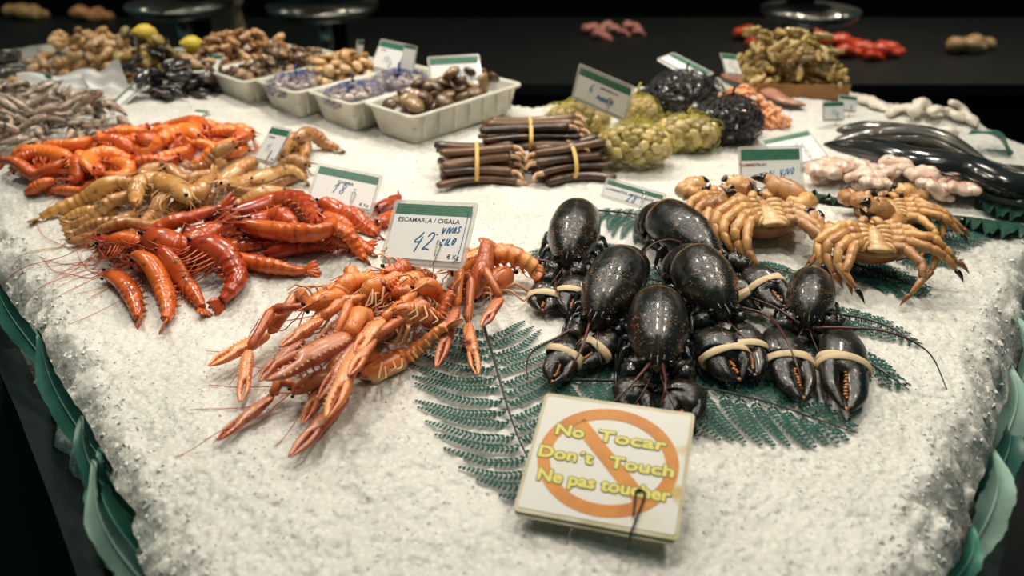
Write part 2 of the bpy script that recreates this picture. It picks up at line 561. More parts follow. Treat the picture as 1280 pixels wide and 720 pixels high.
mb.add(V, [(k*n+i, k*n+(i+1) % n, ((k+1) % 4)*n+(i+1) % n, ((k+1) % 4)*n+i) for k in range(4) for i in range(n)])
kid(mb, 'rim', M['black'], t, False)
finish(t, (c0[0], c0[1], 0))
# ------------------------------------------------------------------ shells
M['red_prawn'] = shell_mat('red_prawn', (.60, .10, .018), (.52, .07, .012), (.66, .17, .045), (.09, .014, .006), head=(.36, .04, .010), rough=.22, bands=(.34, .035, .008), dark_t=(.56, .72))
M['red_leg'] = mat('red_prawn_legs', (.58, .11, .025), .35)
M['tan_prawn'] = shell_mat('tan_prawn', (.46, .21, .065), (.60, .27, .075), (.70, .46, .20), (.10, .05, .02), head=(.50, .25, .09), dark_t=(.58, .7), rough=.26, bands=(.42, .13, .03))
M['tan_leg'] = mat('tan_prawn_legs', (.62, .34, .12), .4)
M['orange_prawn'] = shell_mat('orange_prawn', (.82, .19, .035), (.80, .15, .02), (.84, .30, .09), (.42, .05, .01), head=(.62, .10, .015), dark_t=(.6, .74), rough=.3, bands=(.60, .085, .012))
M['orange_leg'] = mat('orange_prawn_legs', (.78, .16, .03), .4)
M['grey_shrimp'] = shell_mat('grey_shrimp', (.30, .23, .17), (.42, .30, .22), (.62, .48, .38), (.04, .04, .03), dark_t=(.5, .62), rough=.25)
M['lang'] = shell_mat('langoustine', (.72, .19, .05), (.66, .14, .035), (.78, .42, .18), (.28, .035, .012), dark_t=(.58, .72), rough=.28, bands=(.46, .05, .015), bs=.4)
M['lang_claw'] = shell_mat('langoustine_claw', (.66, .14, .045), (.58, .075, .02), (.74, .34, .16), (.26, .03, .012), dark_t=(.56, .72), rough=.28, stripe=(.70, .25, .11), bs=.4)
M['lang_leg'] = mat('langoustine_legs', (.72, .38, .19), .35)
M['lang_pale'] = mat('claw_ridge', (.80, .62, .42), .35)
M['eye'] = mat('black_eye', (.006, .006, .006), .12)

def seg_profile(t, segs=6, amp=.17):
    saw = (t*segs) % 1.0
    return .95+amp*(1-saw)**1.5-.03*np.exp(-((saw-.97)/.06)**2)

def shrimp(name, pts, rpx, matl, legm, label, group, cat='prawn', roll=35, side=None, detail=2, ant=1.4, straight=False, wpts=None, order_splat=True):
    """a prawn whose back follows pts (photograph points, tail first, head last)"""
    W = world(pts, .012) if wpts is None else np.asarray(wpts, float)
    C = catmull(W[:, :2], 44); n = len(C)
    r0 = rpx/F*depth(np.r_[W[len(W)//2][:2], TOP+.02])
    t = np.linspace(0, 1, n)
    r = np.where(t < .14, .36+.1*t/.14, np.where(t < .60, .46+.54*np.clip((t-.14)/.30, 0, 1)**.7, 1.))
    C3 = drape(C, r*r0, 5, .15)
    L = plen(C3)
    T = unit(np.gradient(C3, axis=0))
    if side is None:
        a, b = T[6], T[34]
        side = -1 if (a[0]*b[1]-a[1]*b[0]) > 0 else 1
    hor = np.stack([-T[:, 1], T[:, 0], 0*T[:, 0]], 1)*side
    ra = math.radians(roll+rnd.uniform(-8, 8))
    D = unit(hor*math.cos(ra)+np.array([0, 0, 1])*math.sin(ra))   # towards the back of the animal
    Bv = np.cross(T, D)
    rv = rnd.random()
    base = C3[n//2]-np.array([0, 0, r0])
    root = thing(name, label, cat, base, group)
    # abdomen
    i0, i1 = int(.12*n), int(.62*n)
    A = catmull(C3[i0:i1+1], 31); ta = np.linspace(0, 1, 31)
    ra_ = np.interp(np.linspace(.12, .62, 31), t, r)*r0*seg_profile(ta)
    Da = unit(np.stack([np.interp(np.linspace(i0, i1, 31), np.arange(n), D[:, k]) for k in range(3)], 1))
    mb = MB(); loft(mb, A, ra_*1.05, ra_*.82, Da, 12, s0=0, s1=.6, rv=rv, keel=.86)
    if detail >= 1:
        for k in range(5):                      # side flaps and swimmerets
            q = int(4+k*5.2); 
            for sg in (-1, 1):
                p = A[q]-Da[q]*ra_[q]*.75+np.cross(T[i0+q*(i1-i0)//31], Da[q])*sg*ra_[q]*.5
                e = p-Da[q]*ra_[q]*.75+T[i0+q*(i1-i0)//31]*ra_[q]*.45
                tube(mb, [p, (p+e)/2+Bv[q]*.001*sg, e], ra_[q]*.16, 4, 5, r1=ra_[q]*.05)
    kid(mb, 'abdomen', matl, root)
    # carapace with rostrum
    j0 = int(.58*n)
    Cc = catmull(C3[j0:], 18); tc = np.linspace(0, 1, 18)
    rc = r0*np.interp(tc, [0, .12, .5, .8, 1], [1.0, 1.1, 1.08, .8, .34])
    Dc = unit(np.stack([np.interp(np.linspace(j0, n-1, 18), np.arange(n), D[:, k]) for k in range(3)], 1))
    mb = MB(); loft(mb, Cc, rc*1.08, rc*.78, Dc, 12, s0=.6, s1=1, rv=rv, keel=.95)
    Th = unit(Cc[-1]-Cc[-4]); Dh = Dc[-1]; Bh = np.cross(Th, Dh)
    ros = [Cc[-5]+Dh*rc[-5]*.95, Cc[-2]+Dh*rc[-2]*1.25+Th*r0*.3, Cc[-1]+Th*r0*1.6+Dh*r0*.75]
    R_ = catmull(ros, 7); loft(mb, R_, np.linspace(.22, .03, 7)*r0, np.linspace(.12, .02, 7)*r0, Dh, 6, s0=.9, s1=1, rv=rv)
    kid(mb, 'carapace', matl, root)
    # tail fan
    mb = MB(); e = C3[i0]; Tt = -unit(C3[i0+3]-C3[i0])
    for k, ang in enumerate((-38, -19, 0, 19, 38)):
        a = math.radians(ang); d = Tt*math.cos(a)+Bv[i0]*math.sin(a)
        q = catmull([e, e+d*L*.07, e+d*L*(.135 if k != 2 else .12)], 7)
        w = np.array([.25, .38, .45, .46, .4, .28, .05])*r0*(.8 if k != 2 else .55)
        loft(mb, q, w*.22+.0002, w, D[i0], 6, s0=.0, s1=.1, rv=rv)
    kid(mb, 'tail_fan', matl, root)
    if detail >= 1:
        for sg in (-1, 1):
            p = Cc[-3]+Bh*sg*rc[-3]*.8+Dh*rc[-3]*.35+Th*r0*.25
            mb = MB(); ball(mb, p, r0*.20, m=8, n=5); kid(mb, 'eye', M['eye'], root)
    # legs
    nl = (0, 4, 5)[detail]
    for k in range(nl):
        q = int(2+k*2.6)
        b = Cc[q]-Dc[q]*rc[q]*.85
        for sg in ((-1, 1) if detail > 1 else (1,)):
            o_ = b+np.cross(Th, Dc[q])*sg*rc[q]*.35
            l1 = r0*rnd.uniform(1.0, 1.5)
            p1 = o_-Dc[q]*l1+Th*r0*rnd.uniform(.1, .8)+Bh*sg*r0*.35
            p2 = p1+Th*r0*rnd.uniform(.5, 1.3)-Dc[q]*r0*rnd.uniform(-.2, .8)
            g = [o_, p1, p2]
            for g_ in g[1:]: g_[2] = max(g_[2], ice_h(g_[0], g_[1], False)+.001)
            mb = MB(); tube(mb, g, r0*.10, 7, 5, r1=r0*.03); kid(mb, 'leg', legm, root)
    if detail > 1:
        mb = MB()                                # feathery mouthparts
        for k in range(7):
            o_ = Cc[-3]-Dh*rc[-3]*.7+Bh*rnd.uniform(-.4, .4)*r0
            tube(mb, [o_, o_+Th*r0*.8-Dh*r0*rnd.uniform(.1, .7), o_+Th*r0*rnd.uniform(1.4, 2.4)-Dh*r0*rnd.uniform(0, .9)+Bh*rnd.uniform(-.6, .6)*r0], r0*.06, 6, 4, r1=r0*.02)
        kid(mb, 'mouthparts', legm, root)
    for k in range(2 if ant > 0 else 0):
        s_ = 1 if k else -1
        p = Cc[-1][:2]; d = Th[:2]/max(1e-6, np.linalg.norm(Th[:2])); pr = np.array([-d[1], d[0]])
        l = L*ant*rnd.uniform(.7, 1.15); cv = rnd.uniform(-.6, .6)
        q = [p, p+d*l*.3+pr*l*(.06*s_+cv*.08), p+d*l*.62+pr*l*(.14*s_+cv*.3), p+d*l*.9+pr*l*(.2*s_+cv*.75)]
        Q = drape(catmull(q, 26), .0012, 3, .0); Q[0] = Cc[-1]+Bh*s_*r0*.15
        Q[1:4, 2] = Q[0, 2]+(Q[4, 2]-Q[0, 2])*np.array([.25, .55, .8])
        mb = MB(); loft(mb, Q, np.linspace(.0007, .00035, 26), np.linspace(.0007, .00035, 26), (0, 0, 1), 5); kid(mb, 'antenna', legm, root)
    finish(root, base)
    if order_splat: splat(C3, r*r0*.92)
    return root

def leg_path(mb, pts, r, r1=None, m=6, bulge=.25, n=None):
    """jointed limb: straight members with slightly swollen ends"""
    pts = np.asarray(pts, float); k = len(pts)-1
    r1 = r if r1 is None else r1
    C = []; R = []
    for i in range(k):
        ra = r+(r1-r)*i/k; rb_ = r+(r1-r)*(i+1)/k
        for u, g in ((0.02, .8), (.12, 1+bulge*.6), (.5, .95), (.86, 1+bulge), (.97, .82)):
            C.append(pts[i]*(1-u)+pts[i+1]*u); R.append((ra*(1-u)+rb_*u)*g)
    R[-1] *= .35; R[-2] *= .7
    loft(mb, C, R, R, (0, 0, 1), m)
    return mb

def pincer(root, cname, a, b, width, thick, up, palm_m, tip_m=None, open_=.10, palm=.52, spines=0, spine_m=None, teeth=None, parent_leaf=None, fat=1.0, swap=1, label=None, block=False):
    """a claw from wrist a to tip b: palm with its fixed finger, and the moving finger as a child"""
    a = np.asarray(a, float); b = np.asarray(b, float); L = np.linalg.norm(b-a); T = (b-a)/L
    up = np.asarray(up, float); U = unit(up-T*np.dot(up, T)); S = np.cross(T, U)*swap
    rv = rnd.random()
    mb = MB()
    # palm + fixed finger in one sweep, the centre line drifting to one side
    u = np.linspace(0, 1, 24)
    w = np.interp(u, [0, .06, .22, palm, palm+.06, .8, .95, 1], [.35, .62, .95, 1., .56, .42, .2, .03])*width/2
    if block: w = np.interp(u, [0, .05, .15, palm, palm+.04, .85, .96, 1], [.5, .8, .96, 1., .52, .40, .22, .05])*width/2
    off_ = np.interp(u, [0, .3, palm, palm+.07, .8, 1], [0, 0, 0, .40, .42, .10])*width/2
    th = np.interp(u, [0, .08, .3, palm, palm+.08, .85, 1], [.35, .6, 1, .95, .72, .45, .05])*thick/2
    C = a+T*(u*L)[:, None]+S*off_[:, None]
    loft(mb, C, th, w, U, 14, s0=0, s1=1, rv=rv, sq=.8 if block else 1.)
    ridge = MB()
    if spines:
        for sg in (-1, 1):
            for k in range(spines):
                q = .1+.8*k/spines; p = a+T*q*L+S*(np.interp(q, u, off_)+sg*np.interp(q, u, w)*.80)+U*np.interp(q, u, th)*.72
                tube(ridge, [p, p+(S*sg*.5+U*.8+T*.5)*width*.10], width*.055, 3, 5, r1=width*.02, smooth=False)
    cl = kid(mb, cname, palm_m, root, label=label)
    if spines: o = ridge.obj('spines', M['lang_pale'], cl); KIDS.setdefault(cl.name, []).append(o)
    # moving finger
    mb = MB()
    u2 = np.linspace(0, 1, 14)
    w2 = np.interp(u2, [0, .12, .4, .85, 1], [.30, .42, .38, .16, .03])*width/2
    o2 = -np.interp(u2, [0, .2, .6, 1], [.46, .55+open_*2, .48+open_*3, .04+open_])*width/2
    th2 = np.interp(u2, [0, .15, .6, 1], [.55, .74, .5, .06])*thick/2
    s2 = palm-.03+(1.0-palm+.03)*u2
    C2 = a+T*(s2*L)[:, None]+S*o2[:, None]
    loft(mb, C2, th2, w2, U, 12, s0=.5, s1=1, rv=rv)
    o = mb.obj('finger', tip_m or palm_m, cl); KIDS.setdefault(cl.name, []).append(o)
    if teeth:
        mb = MB()
        for k in range(10):
            q = palm+.08+(.34)*k/10
            p = a+T*q*L+S*(-.01+rnd.uniform(-.02, .02))*width+U*thick*(.20-.12*k/10)
            ball(mb, p, width*rnd.uniform(.03, .055), width*.03, width*.03, m=6, n=3)
        o = mb.obj('teeth', teeth, cl); KIDS.setdefault(cl.name, []).append(o)
    return cl, (T, U, S, L)

def wpx(p, up):
    z = TOP+up
    return P(p[0], p[1], z)

# ------------------------------------------------------------------ langoustines
def langoustine(pts, rpx, claws, label, roll=60, side=None, legs=None, group='langoustines in the heap'):
    W = world(pts, .03); C = catmull(W[:, :2], 44); n = len(C)
    r0 = rpx/F*depth(np.r_[W[len(W)//2][:2], TOP+.03])
    t = np.linspace(0, 1, n)
    r = np.interp(t, [0, .14, .6, 1], [.5, .62, .95, .9])
    C3 = drape(C, r*r0, 7, .1)
    T = unit(np.gradient(C3, axis=0)); L = plen(C3)
    if side is None: side = 1
    hor = np.stack([-T[:, 1], T[:, 0], 0*T[:, 0]], 1)*side
    ra = math.radians(roll); D = unit(hor*math.cos(ra)+np.array([0, 0, 1])*math.sin(ra)); Bv = np.cross(T, D)
    rv = rnd.random(); base = C3[n//2]-np.array([0, 0, r0])
    root = thing('langoustine', label, 'langoustine', base, group)
    i0, i1 = int(.12*n), int(.60*n)
    A = catmull(C3[i0:i1+1], 37); ta = np.linspace(0, 1, 37)
    ra_ = np.interp(np.linspace(.12, .6, 37), t, r)*r0*seg_profile(ta, 6, .16)
    Da = unit(np.stack([np.interp(np.linspace(i0, i1, 37), np.arange(n), D[:, k]) for k in range(3)], 1))
    mb = MB(); loft(mb, A, ra_*.85, ra_*1.0, Da, 14, s0=0, s1=.6, rv=rv, keel=.7)
    for k in range(6):                                   # pointed side plates
        q = min(36, 2+k*6)
        for sg in (-1, 1):
            p = A[q]+np.cross(T[i0+q*(i1-i0)//37], Da[q])*sg*ra_[q]*.92-Da[q]*ra_[q]*.2
            e = p-Da[q]*ra_[q]*.8-T[i0+q*(i1-i0)//37]*ra_[q]*.35
            loft(mb, catmull([p+Da[q]*ra_[q]*.3, p, e], 5), np.array([.5, .5, .4, .25, .04])*ra_[q]*.55, np.array([.2, .2, .16, .1, .03])*ra_[q], T[i0], 6, rv=rv)
    kid(mb, 'abdomen', M['lang'], root)
    j0 = int(.56*n)
    Cc = catmull(C3[j0:], 18); tc = np.linspace(0, 1, 18)
    rc = r0*np.interp(tc, [0, .1, .5, .8, 1], [.95, 1.04, 1.05, .85, .35])
    Dc = unit(np.stack([np.interp(np.linspace(j0, n-1, 18), np.arange(n), D[:, k]) for k in range(3)], 1))
    mb = MB(); loft(mb, Cc, rc*1.0, rc*.85, Dc, 14, s0=.6, s1=1, rv=rv)
    Th = unit(Cc[-1]-Cc[-4]); Dh = Dc[-1]; Bh = np.cross(Th, Dh)
    tube(mb, [Cc[-6]+Dh*rc[-6], Cc[-2]+Dh*rc[-2]*1.1, Cc[-1]+Th*r0*1.3+Dh*r0*.55], r0*.17, 7, 6, r1=r0*.03)
    for k in range(8):
        for sg in (-1, 1):
            p = Cc[3+k]+Dh*rc[3+k]*.9+Bh*sg*rc[3+k]*.35
            tube(mb, [p, p+Dh*r0*.13+Th*r0*.15], r0*.06, 3, 4, r1=r0*.01, smooth=False)
    kid(mb, 'carapace', M['lang'], root)
    mb = MB(); e = C3[i0]; Tt = -unit(C3[i0+3]-C3[i0])
    for k, ang in enumerate((-42, -21, 0, 21, 42)):
        a = math.radians(ang); d = Tt*math.cos(a)+Bv[i0]*math.sin(a)
        q = catmull([e, e+d*L*.07, e+d*L*.15], 7)
        w = np.array([.3, .5, .62, .66, .62, .5, .15])*r0*.85
        loft(mb, q, w*.18+.0002, w, D[i0], 8, s0=0, s1=.1, rv=rv)
    kid(mb, 'tail_fan', M['lang'], root)
    for sg in (-1, 1):
        mb = MB(); ball(mb, Cc[-2]+Bh*sg*rc[-2]*.85+Th*r0*.3+Dh*r0*.15, r0*.22, m=8, n=5); kid(mb, 'eye', M['eye'], root)
    splat(C3, r*r0*.9)
    # claws
    for cl in claws:
        *arm, tip = cl[0]; wd = 1.22*cl[1]/F*depth(wpx(tip, .02)); lift = cl[2] if len(cl) > 2 else 0
        pts_ = [Cc[-4]-Dc[-4]*rc[-4]*.4]
        A2 = world(list(arm)+[tip], .015+lift)
        Q = [pts_[0][:2]]+[w[:2] for w in A2]
        dense = catmull(Q, 40); dz = drape(dense, wd*.42, 7, .1, lift)
        def zat(p): 
            k = int(np.argmin(np.hypot(dz[:, 0]-p[0], dz[:, 1]-p[1]))); return dz[k]
        J = [pts_[0]]+[np.r_[w[:2], zat(w)[2]] for w in A2]
        arm_m = MB(); leg_path(arm_m, J[:-1], wd*.28, wd*.42, 8, .35)
        for k in range(1, len(J)-1):
            for q in range(6):
                u = q/6; p = J[k-1]*(1-u)+J[k]*u
                tube(arm_m, [p+np.array([0, 0, wd*.25]), p+np.array([0, 0, wd*.42])], wd*.05, 2, 4, r1=wd*.01, smooth=False)
        kid(arm_m, 'claw_arm', M['lang'], root)
        pincer(root, 'claw', J[-2], J[-1], wd, wd*.72, (rnd.uniform(-.3, .3), rnd.uniform(-.3, 0), 1), M['lang_claw'], M['lang_claw'], open_=rnd.uniform(.03, .12), palm=.55, spines=12, block=True, swap=rnd.choice((-1, 1)))
        splat(dz[14:], wd*.38)
    # walking legs
    for k in range(4):
        q = 2+k*3
        for sg in (-1, 1):
            b = Cc[q]-Dc[q]*rc[q]*.6+np.cross(Th, Dc[q])*sg*rc[q]*.6
            out = np.cross(Th, Dc[q])*sg
            p1 = b+out*r0*rnd.uniform(.8, 1.4)+Dc[q]*r0*rnd.uniform(.2, .7)+Th*r0*rnd.uniform(-.2, .6)
            p2 = p1+out*r0*rnd.uniform(.3, 1.0)-Dc[q]*r0*rnd.uniform(.8, 1.5)+Th*r0*rnd.uniform(.2, 1.2)
            p3 = p2+Th*r0*rnd.uniform(.6, 1.3)-out*r0*rnd.uniform(0, .6)
            for g_ in (p1, p2, p3): g_[2] = max(g_[2], ice_h(g_[0], g_[1], False)+.002)
            mb = MB(); leg_path(mb, [b, p1, p2, p3], r0*.12, r0*.07, 6, .2); kid(mb, 'leg', M['lang_leg'], root)
    for k in range(2):
        s_ = 1 if k else -1
        p = Cc[-1][:2]; d = unit(Th[:2]); pr = np.array([-d[1], d[0]]); l = L*rnd.uniform(.8, 1.3); cv = rnd.uniform(-.5, .5)
        q = [p, p+d*l*.3+pr*l*(.12*s_+cv*.1), p+d*l*.62+pr*l*(.24*s_+cv*.3), p+d*l*.9+pr*l*(.3*s_+cv*.7)]
        Q = drape(catmull(q, 26), .0012, 3, .0); Q[0] = Cc[-1]
        Q[1:4, 2] = Q[0, 2]+(Q[4, 2]-Q[0, 2])*np.array([.25, .55, .8])
        mb = MB(); loft(mb, Q, np.linspace(.0008, .0004, 26), np.linspace(.0008, .0004, 26), (0, 0, 1), 5); kid(mb, 'antenna', M['red_leg'], root)
    finish(root, base)
    return root
# ------------------------------------------------------------------ lobsters
def lobster_mat(name, groove):
    m = mat(name, (.010, .012, .011), .26, coat=.25, coat_rough=.10); nt = m.node_tree
    s, d, r = patn(nt)
    c = mix_rgb(nt, ramp(nt, noise(nt, 38, 5, .65), [(.42, 0.), (.72, 1.)]), (.005, .007, .007), (.036, .022, .012))
    c = mix_rgb(nt, ramp(nt, noise(nt, 12, 3), [(.45, 0.), (.7, 1.)]), c, (.012, .017, .015))
    if groove:
        l = ramp(nt, d, [(.9955, 0.), (.9985, 1.)])
        c = mix_rgb(nt, l, c, (.055, .040, .024))
        ml = _nd(nt, 'ShaderNodeMath', operation='MULTIPLY_ADD'); nt.links.new(d, ml.inputs[0]); ml.inputs[1].default_value = -.16; nt.links.new(s, ml.inputs[2])
        l2 = ramp(nt, ml.outputs[0], [(.395, 0.), (.405, 1.), (.412, 1.), (.422, 0.)])
        ng = ramp(nt, noise(nt, 45, 2), [(.45, 0.), (.6, 1.)]); l2m = _nd(nt, 'ShaderNodeMath', operation='MULTIPLY'); nt.links.new(l2, l2m.inputs[0]); nt.links.new(ng, l2m.inputs[1])
        c = mix_rgb(nt, l2m.outputs[0], c, (.08, .055, .03))
        l3 = ramp(nt, s, [(.035, 0.), (.045, 1.), (.055, 1.), (.07, 0.)])
        c = mix_rgb(nt, l3, c, (.22, .12, .04))
    f = ramp(nt, noise(nt, 150, 3, .6), [(.665, 0.), (.70, 1.)])
    fh = ramp(nt, s, [(.25, .25), (.75, 1.)]) if groove else ramp(nt, s, [(0., 1.), (1., .6)])
    fm = _nd(nt, 'ShaderNodeMath', operation='MULTIPLY'); nt.links.new(f, fm.inputs[0]); nt.links.new(fh, fm.inputs[1])
    c = mix_rgb(nt, fm.outputs[0], c, (.40, .19, .055))
    setc(m, c)
    bump(m, noise(nt, 150, 5, .72), .35, .0022)
    setr(m, ramp(nt, noise(nt, 60, 3), [(.3, .12), (.7, .34)]))
    return m
M['lobster'] = lobster_mat('lobster_shell', True)
M['lobster_claw'] = lobster_mat('lobster_claw', False)
M['lobster_tip'] = speckled('claw_tip_orange', (.55, .16, .04), (.62, .30, .13), 150, .3, .7, .3, bumps=.1)
M['lobster_ant'] = mat('lobster_antenna', (.085, .022, .014), .3)
M['lobster_leg'] = mat('lobster_leg', (.010, .014, .015), .22, coat=.3)

def band_on(cl, a, T, U, S, L, q, w, th, m, skew=.0, off_=0.):
    for k in range(2):
        mb = MB(); C = []
        for i in range(33):
            g = 2*PI*i/32
            C.append(a+T*(L*(q+.065*k)+math.sin(g+k)*.004*(1-2*k)+skew*math.cos(g))+S*(math.cos(g)*w*.5*1.05+off_)+U*math.sin(g)*th*.5*1.08)
        C = np.array(C); Nn = unit(C-(a+T*L*q))
        loft(mb, C, .0009, .0042, Nn, 8, cap=False)
        o = mb.obj('rubber_band', M['band'], cl); KIDS.setdefault(cl.name, []).append(o)

def lobster(rear, head, wpx_, claws, ants, label, zr=.045, zh=.03, legs=(1, 1)):
    rear = (rear[0], rear[1]+12)
    R0 = P(rear[0], rear[1], TOP+zr); H0 = P(head[0], head[1], TOP+zh)
    w = wpx_/F*depth((R0+H0)/2)
    L = np.linalg.norm(H0-R0); T = (H0-R0)/L
    U = unit(np.array([0, 0, 1.])-T*T[2]); S = np.cross(T, U)
    base = np.r_[((R0+H0)/2)[:2], TOP]
    root = thing('lobster', label, 'lobster', base, 'lobsters on the ferns')
    n = 30; u = np.linspace(0, 1, n)
    C = R0+T*(u*L)[:, None]+U*(np.sin(u*PI)*.006)[:, None]
    wd = np.interp(u, [0, .03, .12, .35, .54, .58, .75, .88, .95, 1], [.78, .90, .96, 1, .95, .90, .72, .50, .34, .12])*w/2
    ht = np.interp(u, [0, .03, .12, .35, .54, .58, .75, .88, .95, 1], [.76, .90, .97, 1, .97, .90, .80, .58, .36, .12])*w*.52
    # the groove across the back is pressed into the shell
    ht = ht*(1-.03*np.exp(-((u-.56)/.02)**2)+.03*np.exp(-((u-.02)/.02)**2))
    mb = MB(); loft(mb, C, ht, wd, U, 40, s0=0, s1=1, keel=.62); kid(mb, 'carapace', M['lobster'], root)
    # rostrum and spines round the eyes
    mb = MB()
    for sg in (-1, 0, 1):
        b = C[-5]+U*ht[-5]*.7+S*sg*w*.10
        tube(mb, [b, b+T*w*(.38 if sg == 0 else .22)+U*w*(.02)], w*.030, 5, 6, r1=w*.006)
    kid(mb, 'rostrum', M['lobster_claw'], root)
    mb = MB()
    for k in range(90):
        q = rnd.uniform(.5, .97); a = rnd.uniform(-1.2, 1.2); i = int(q*(n-1))
        p = C[i]+U*ht[i]*math.cos(a)+S*wd[i]*math.sin(a); nn = unit(U*math.cos(a)+S*math.sin(a))
        tube(mb, [p-nn*w*.01, p+nn*w*.02+T*w*.02], w*rnd.uniform(.006, .014), 3, 5, r1=w*.003, smooth=False)
    kid(mb, 'spines', M['lobster_tip'], root, label='tiny orange spines')
    for sg in (-1, 1):
        p = C[-4]+S*sg*wd[-4]*.9+U*ht[-4]*.5+T*w*.08
        mb = MB(); tube(mb, [C[-5]+S*sg*wd[-5]*.5, p], w*.04, 3, 6); ball(mb, p, w*.06, m=10, n=7); kid(mb, 'eye', M['eye'], root)
    # abdomen tucked down and forward under the body
    ab = [R0+T*w*.10-U*w*.02, R0-T*w*.16-U*w*.03, R0-T*w*.34-U*w*.22, R0-T*w*.30-U*w*.52, R0-T*w*.02-U*w*.70, R0+T*w*.35-U*w*.78]
    for q in ab: q[2] = max(q[2], ice_h(q[0], q[1], False)+w*.16)
    A = catmull(ab, 43); ta = np.linspace(0, 1, 43)
    T_ = unit(np.gradient(A, axis=0))
    N_ = np.cross(T_, S); N_ = N_*np.sign(N_[0]@U)
    seg = 1+.05*(((ta*6) % 1))**2-.05*np.exp(-(((ta*6) % 1-.03)/.05)**2)
    wa = np.interp(ta, [0, .25, .6, 1], [.42, .44, .40, .28])*w*seg; ha = np.interp(ta, [0, .25, .6, 1], [.36, .34, .26, .12])*w*seg
    mb = MB(); loft(mb, A, ha, wa, N_, 24, keel=.6)
    for k in range(5):                                    # rounded side lobes with a pale fringe
        q = 6+k*7
        for sg in (-1, 1):
            p = A[q]+S*sg*wa[q]*.92
            ball(mb, p-N_[q]*ha[q]*.25, w*.10, w*.045, w*.15, (T_[q], S, N_[q]), 10, 6)
    kid(mb, 'abdomen', M['lobster'], root)
    mb = MB(); e = A[-1]
    for ang in (-44, -22, 0, 22, 44):
        a = math.radians(ang); d = unit(np.array([T[0], T[1], 0]))*math.cos(a)+S*math.sin(a)
        q = catmull([e, e+d*w*.3, e+d*w*.62], 7); q[:, 2] = np.maximum(q[:, 2]*0+e[2]-.004, 0)
        wv = np.array([.5, .8, 1, 1.05, 1, .8, .25])*w*.13
        loft(mb, q, wv*.2, wv, (0, 0, 1), 8)
    kid(mb, 'tail_fan', M['lobster'], root)
    lobe = MB()                                            # the lobe of shell that shows beside the body
    # legs
    for sg, on in ((-1, legs[0]), (1, legs[1])):
        for k in range(4 if on else 0):
            i = int((.30+.14*k)*n)
            b = C[i]+S*sg*wd[i]*.8-U*ht[i]*.35
            fw = -.35+.3*k
            p1 = b+S*sg*w*.14+T*w*fw*.3+U*w*.02
            p2 = b+S*sg*w*.24+T*w*(fw*.9+.12)-U*w*.25
            p3 = b+S*sg*w*.22+T*w*(fw*1.3+.42)
            for g_, z_ in ((p1, .02), (p2, .008), (p3, .004)): g_[2] = max(float(ice_h(g_[0], g_[1], False))+z_, g_[2]-.03 if g_ is p3 else g_[2])
            p3[2] = float(ice_h(p3[0], p3[1], False))+.004
            mb = MB(); leg_path(mb, [b, p1, p2, p3], w*.055, w*.028, 8, .2); kid(mb, 'leg', M['lobster_leg'], root)
    splat(C, wd*.8)
    # claws
    for c in claws:
        pts = c['p']; hs = c.get('h', [.03, .025, .025]); wc = c['w']*1.12/F*depth(wpx(pts[-1], .025))
        J = [P(p[0], p[1], TOP+h) for p, h in zip(pts, hs)]
        sg = 1 if np.dot(J[0]-H0, S) > 0 else -1
        root_pt = C[-8]+S*sg*wd[-8]*.6-U*ht[-8]*.3
        mb = MB(); leg_path(mb, [root_pt]+J[:-1], wc*.20, wc*.26, 14, .45)
        for k in range(18):
            i = rnd.randrange(len(J)-1); a_ = ([root_pt]+J)[i]; b_ = J[i]; u_ = rnd.random(); p = a_*(1-u_)+b_*u_+np.array([rnd.uniform(-.5, .5)*wc*.3, 0, wc*.24])
            ball(mb, p, wc*.035, m=6, n=3)
        kid(mb, 'claw_arm', M['lobster_claw'], root)
        up = c.get('up', (0, -.35, 1))
        th = wc*.62
        cl, (T2, U2, S2, L2) = pincer(root, 'claw', J[-2], J[-1], wc, th, up, M['lobster_claw'], M['lobster_claw'], open_=.02, palm=.50, teeth=M['lobster_tip'], swap=c.get('s', 1))
        mb = MB(); ball(mb, J[-1]-T2*wc*.04, wc*.05, wc*.04, wc*.04, m=8, n=5); o = mb.obj('tip', M['lobster_tip'], cl); o['label'] = 'orange claw tip'; KIDS.setdefault(cl.name, []).append(o)
        if c.get('band', 1):
            q = c.get('q', .55); band_on(cl, J[-2], T2, U2, S2, L2, q, wc*np.interp(q, [.4, .62, .8, 1], [1.0, .98, .75, .2]), th*.9, M['band'], c.get('skew', .0))
        Q = catmull(J[-2:], 10); splat(Q, wc*.35)
    for a in ants:
        Q = np.array([P(p[0], p[1], TOP+p[2]) for p in a]); Q = catmull(Q, 40)
        zz = ice_h(Q[:, 0], Q[:, 1], False)+.0015; Q[:, 2] = np.maximum(Q[:, 2], zz)
        rr = np.linspace(.0021, .0006, 40)
        mb = MB(); loft(mb, Q, rr, rr, (0, 0, 1), 8); kid(mb, 'antenna', M['lobster_ant'], root)
    for sg in (-1, 1):                                     # short inner feelers
        p = C[-2]+S*sg*w*.05
        mb = MB(); tube(mb, [p, p+T*w*.4+S*sg*w*.1, p+T*w*.75+S*sg*w*.28-U*w*.1], w*.014, 8, 5, r1=w*.005); kid(mb, 'feeler', M['lobster_ant'], root)
    finish(root, base)
    return root

# ------------------------------------------------------------------ crabs lying on their backs
M['crab'] = shell_mat('crab_shell', (.58, .29, .10), (.50, .22, .07), (.70, .44, .20), (.24, .085, .025), dark_t=(.52, .72), rough=.34, bs=.3)
M['crab_belly'] = speckled('crab_belly', (.70, .46, .22), (.42, .20, .06), 45, .38, .66, .32, .3, 220, .0015)
M['crab_back'] = speckled('crab_back', (.34, .12, .04), (.22, .08, .03), 40, .3, .7, .35, .3, 200, .0015)
M['crab_tip'] = mat('crab_dark_tip', (.018, .010, .008), .2, coat=.4)

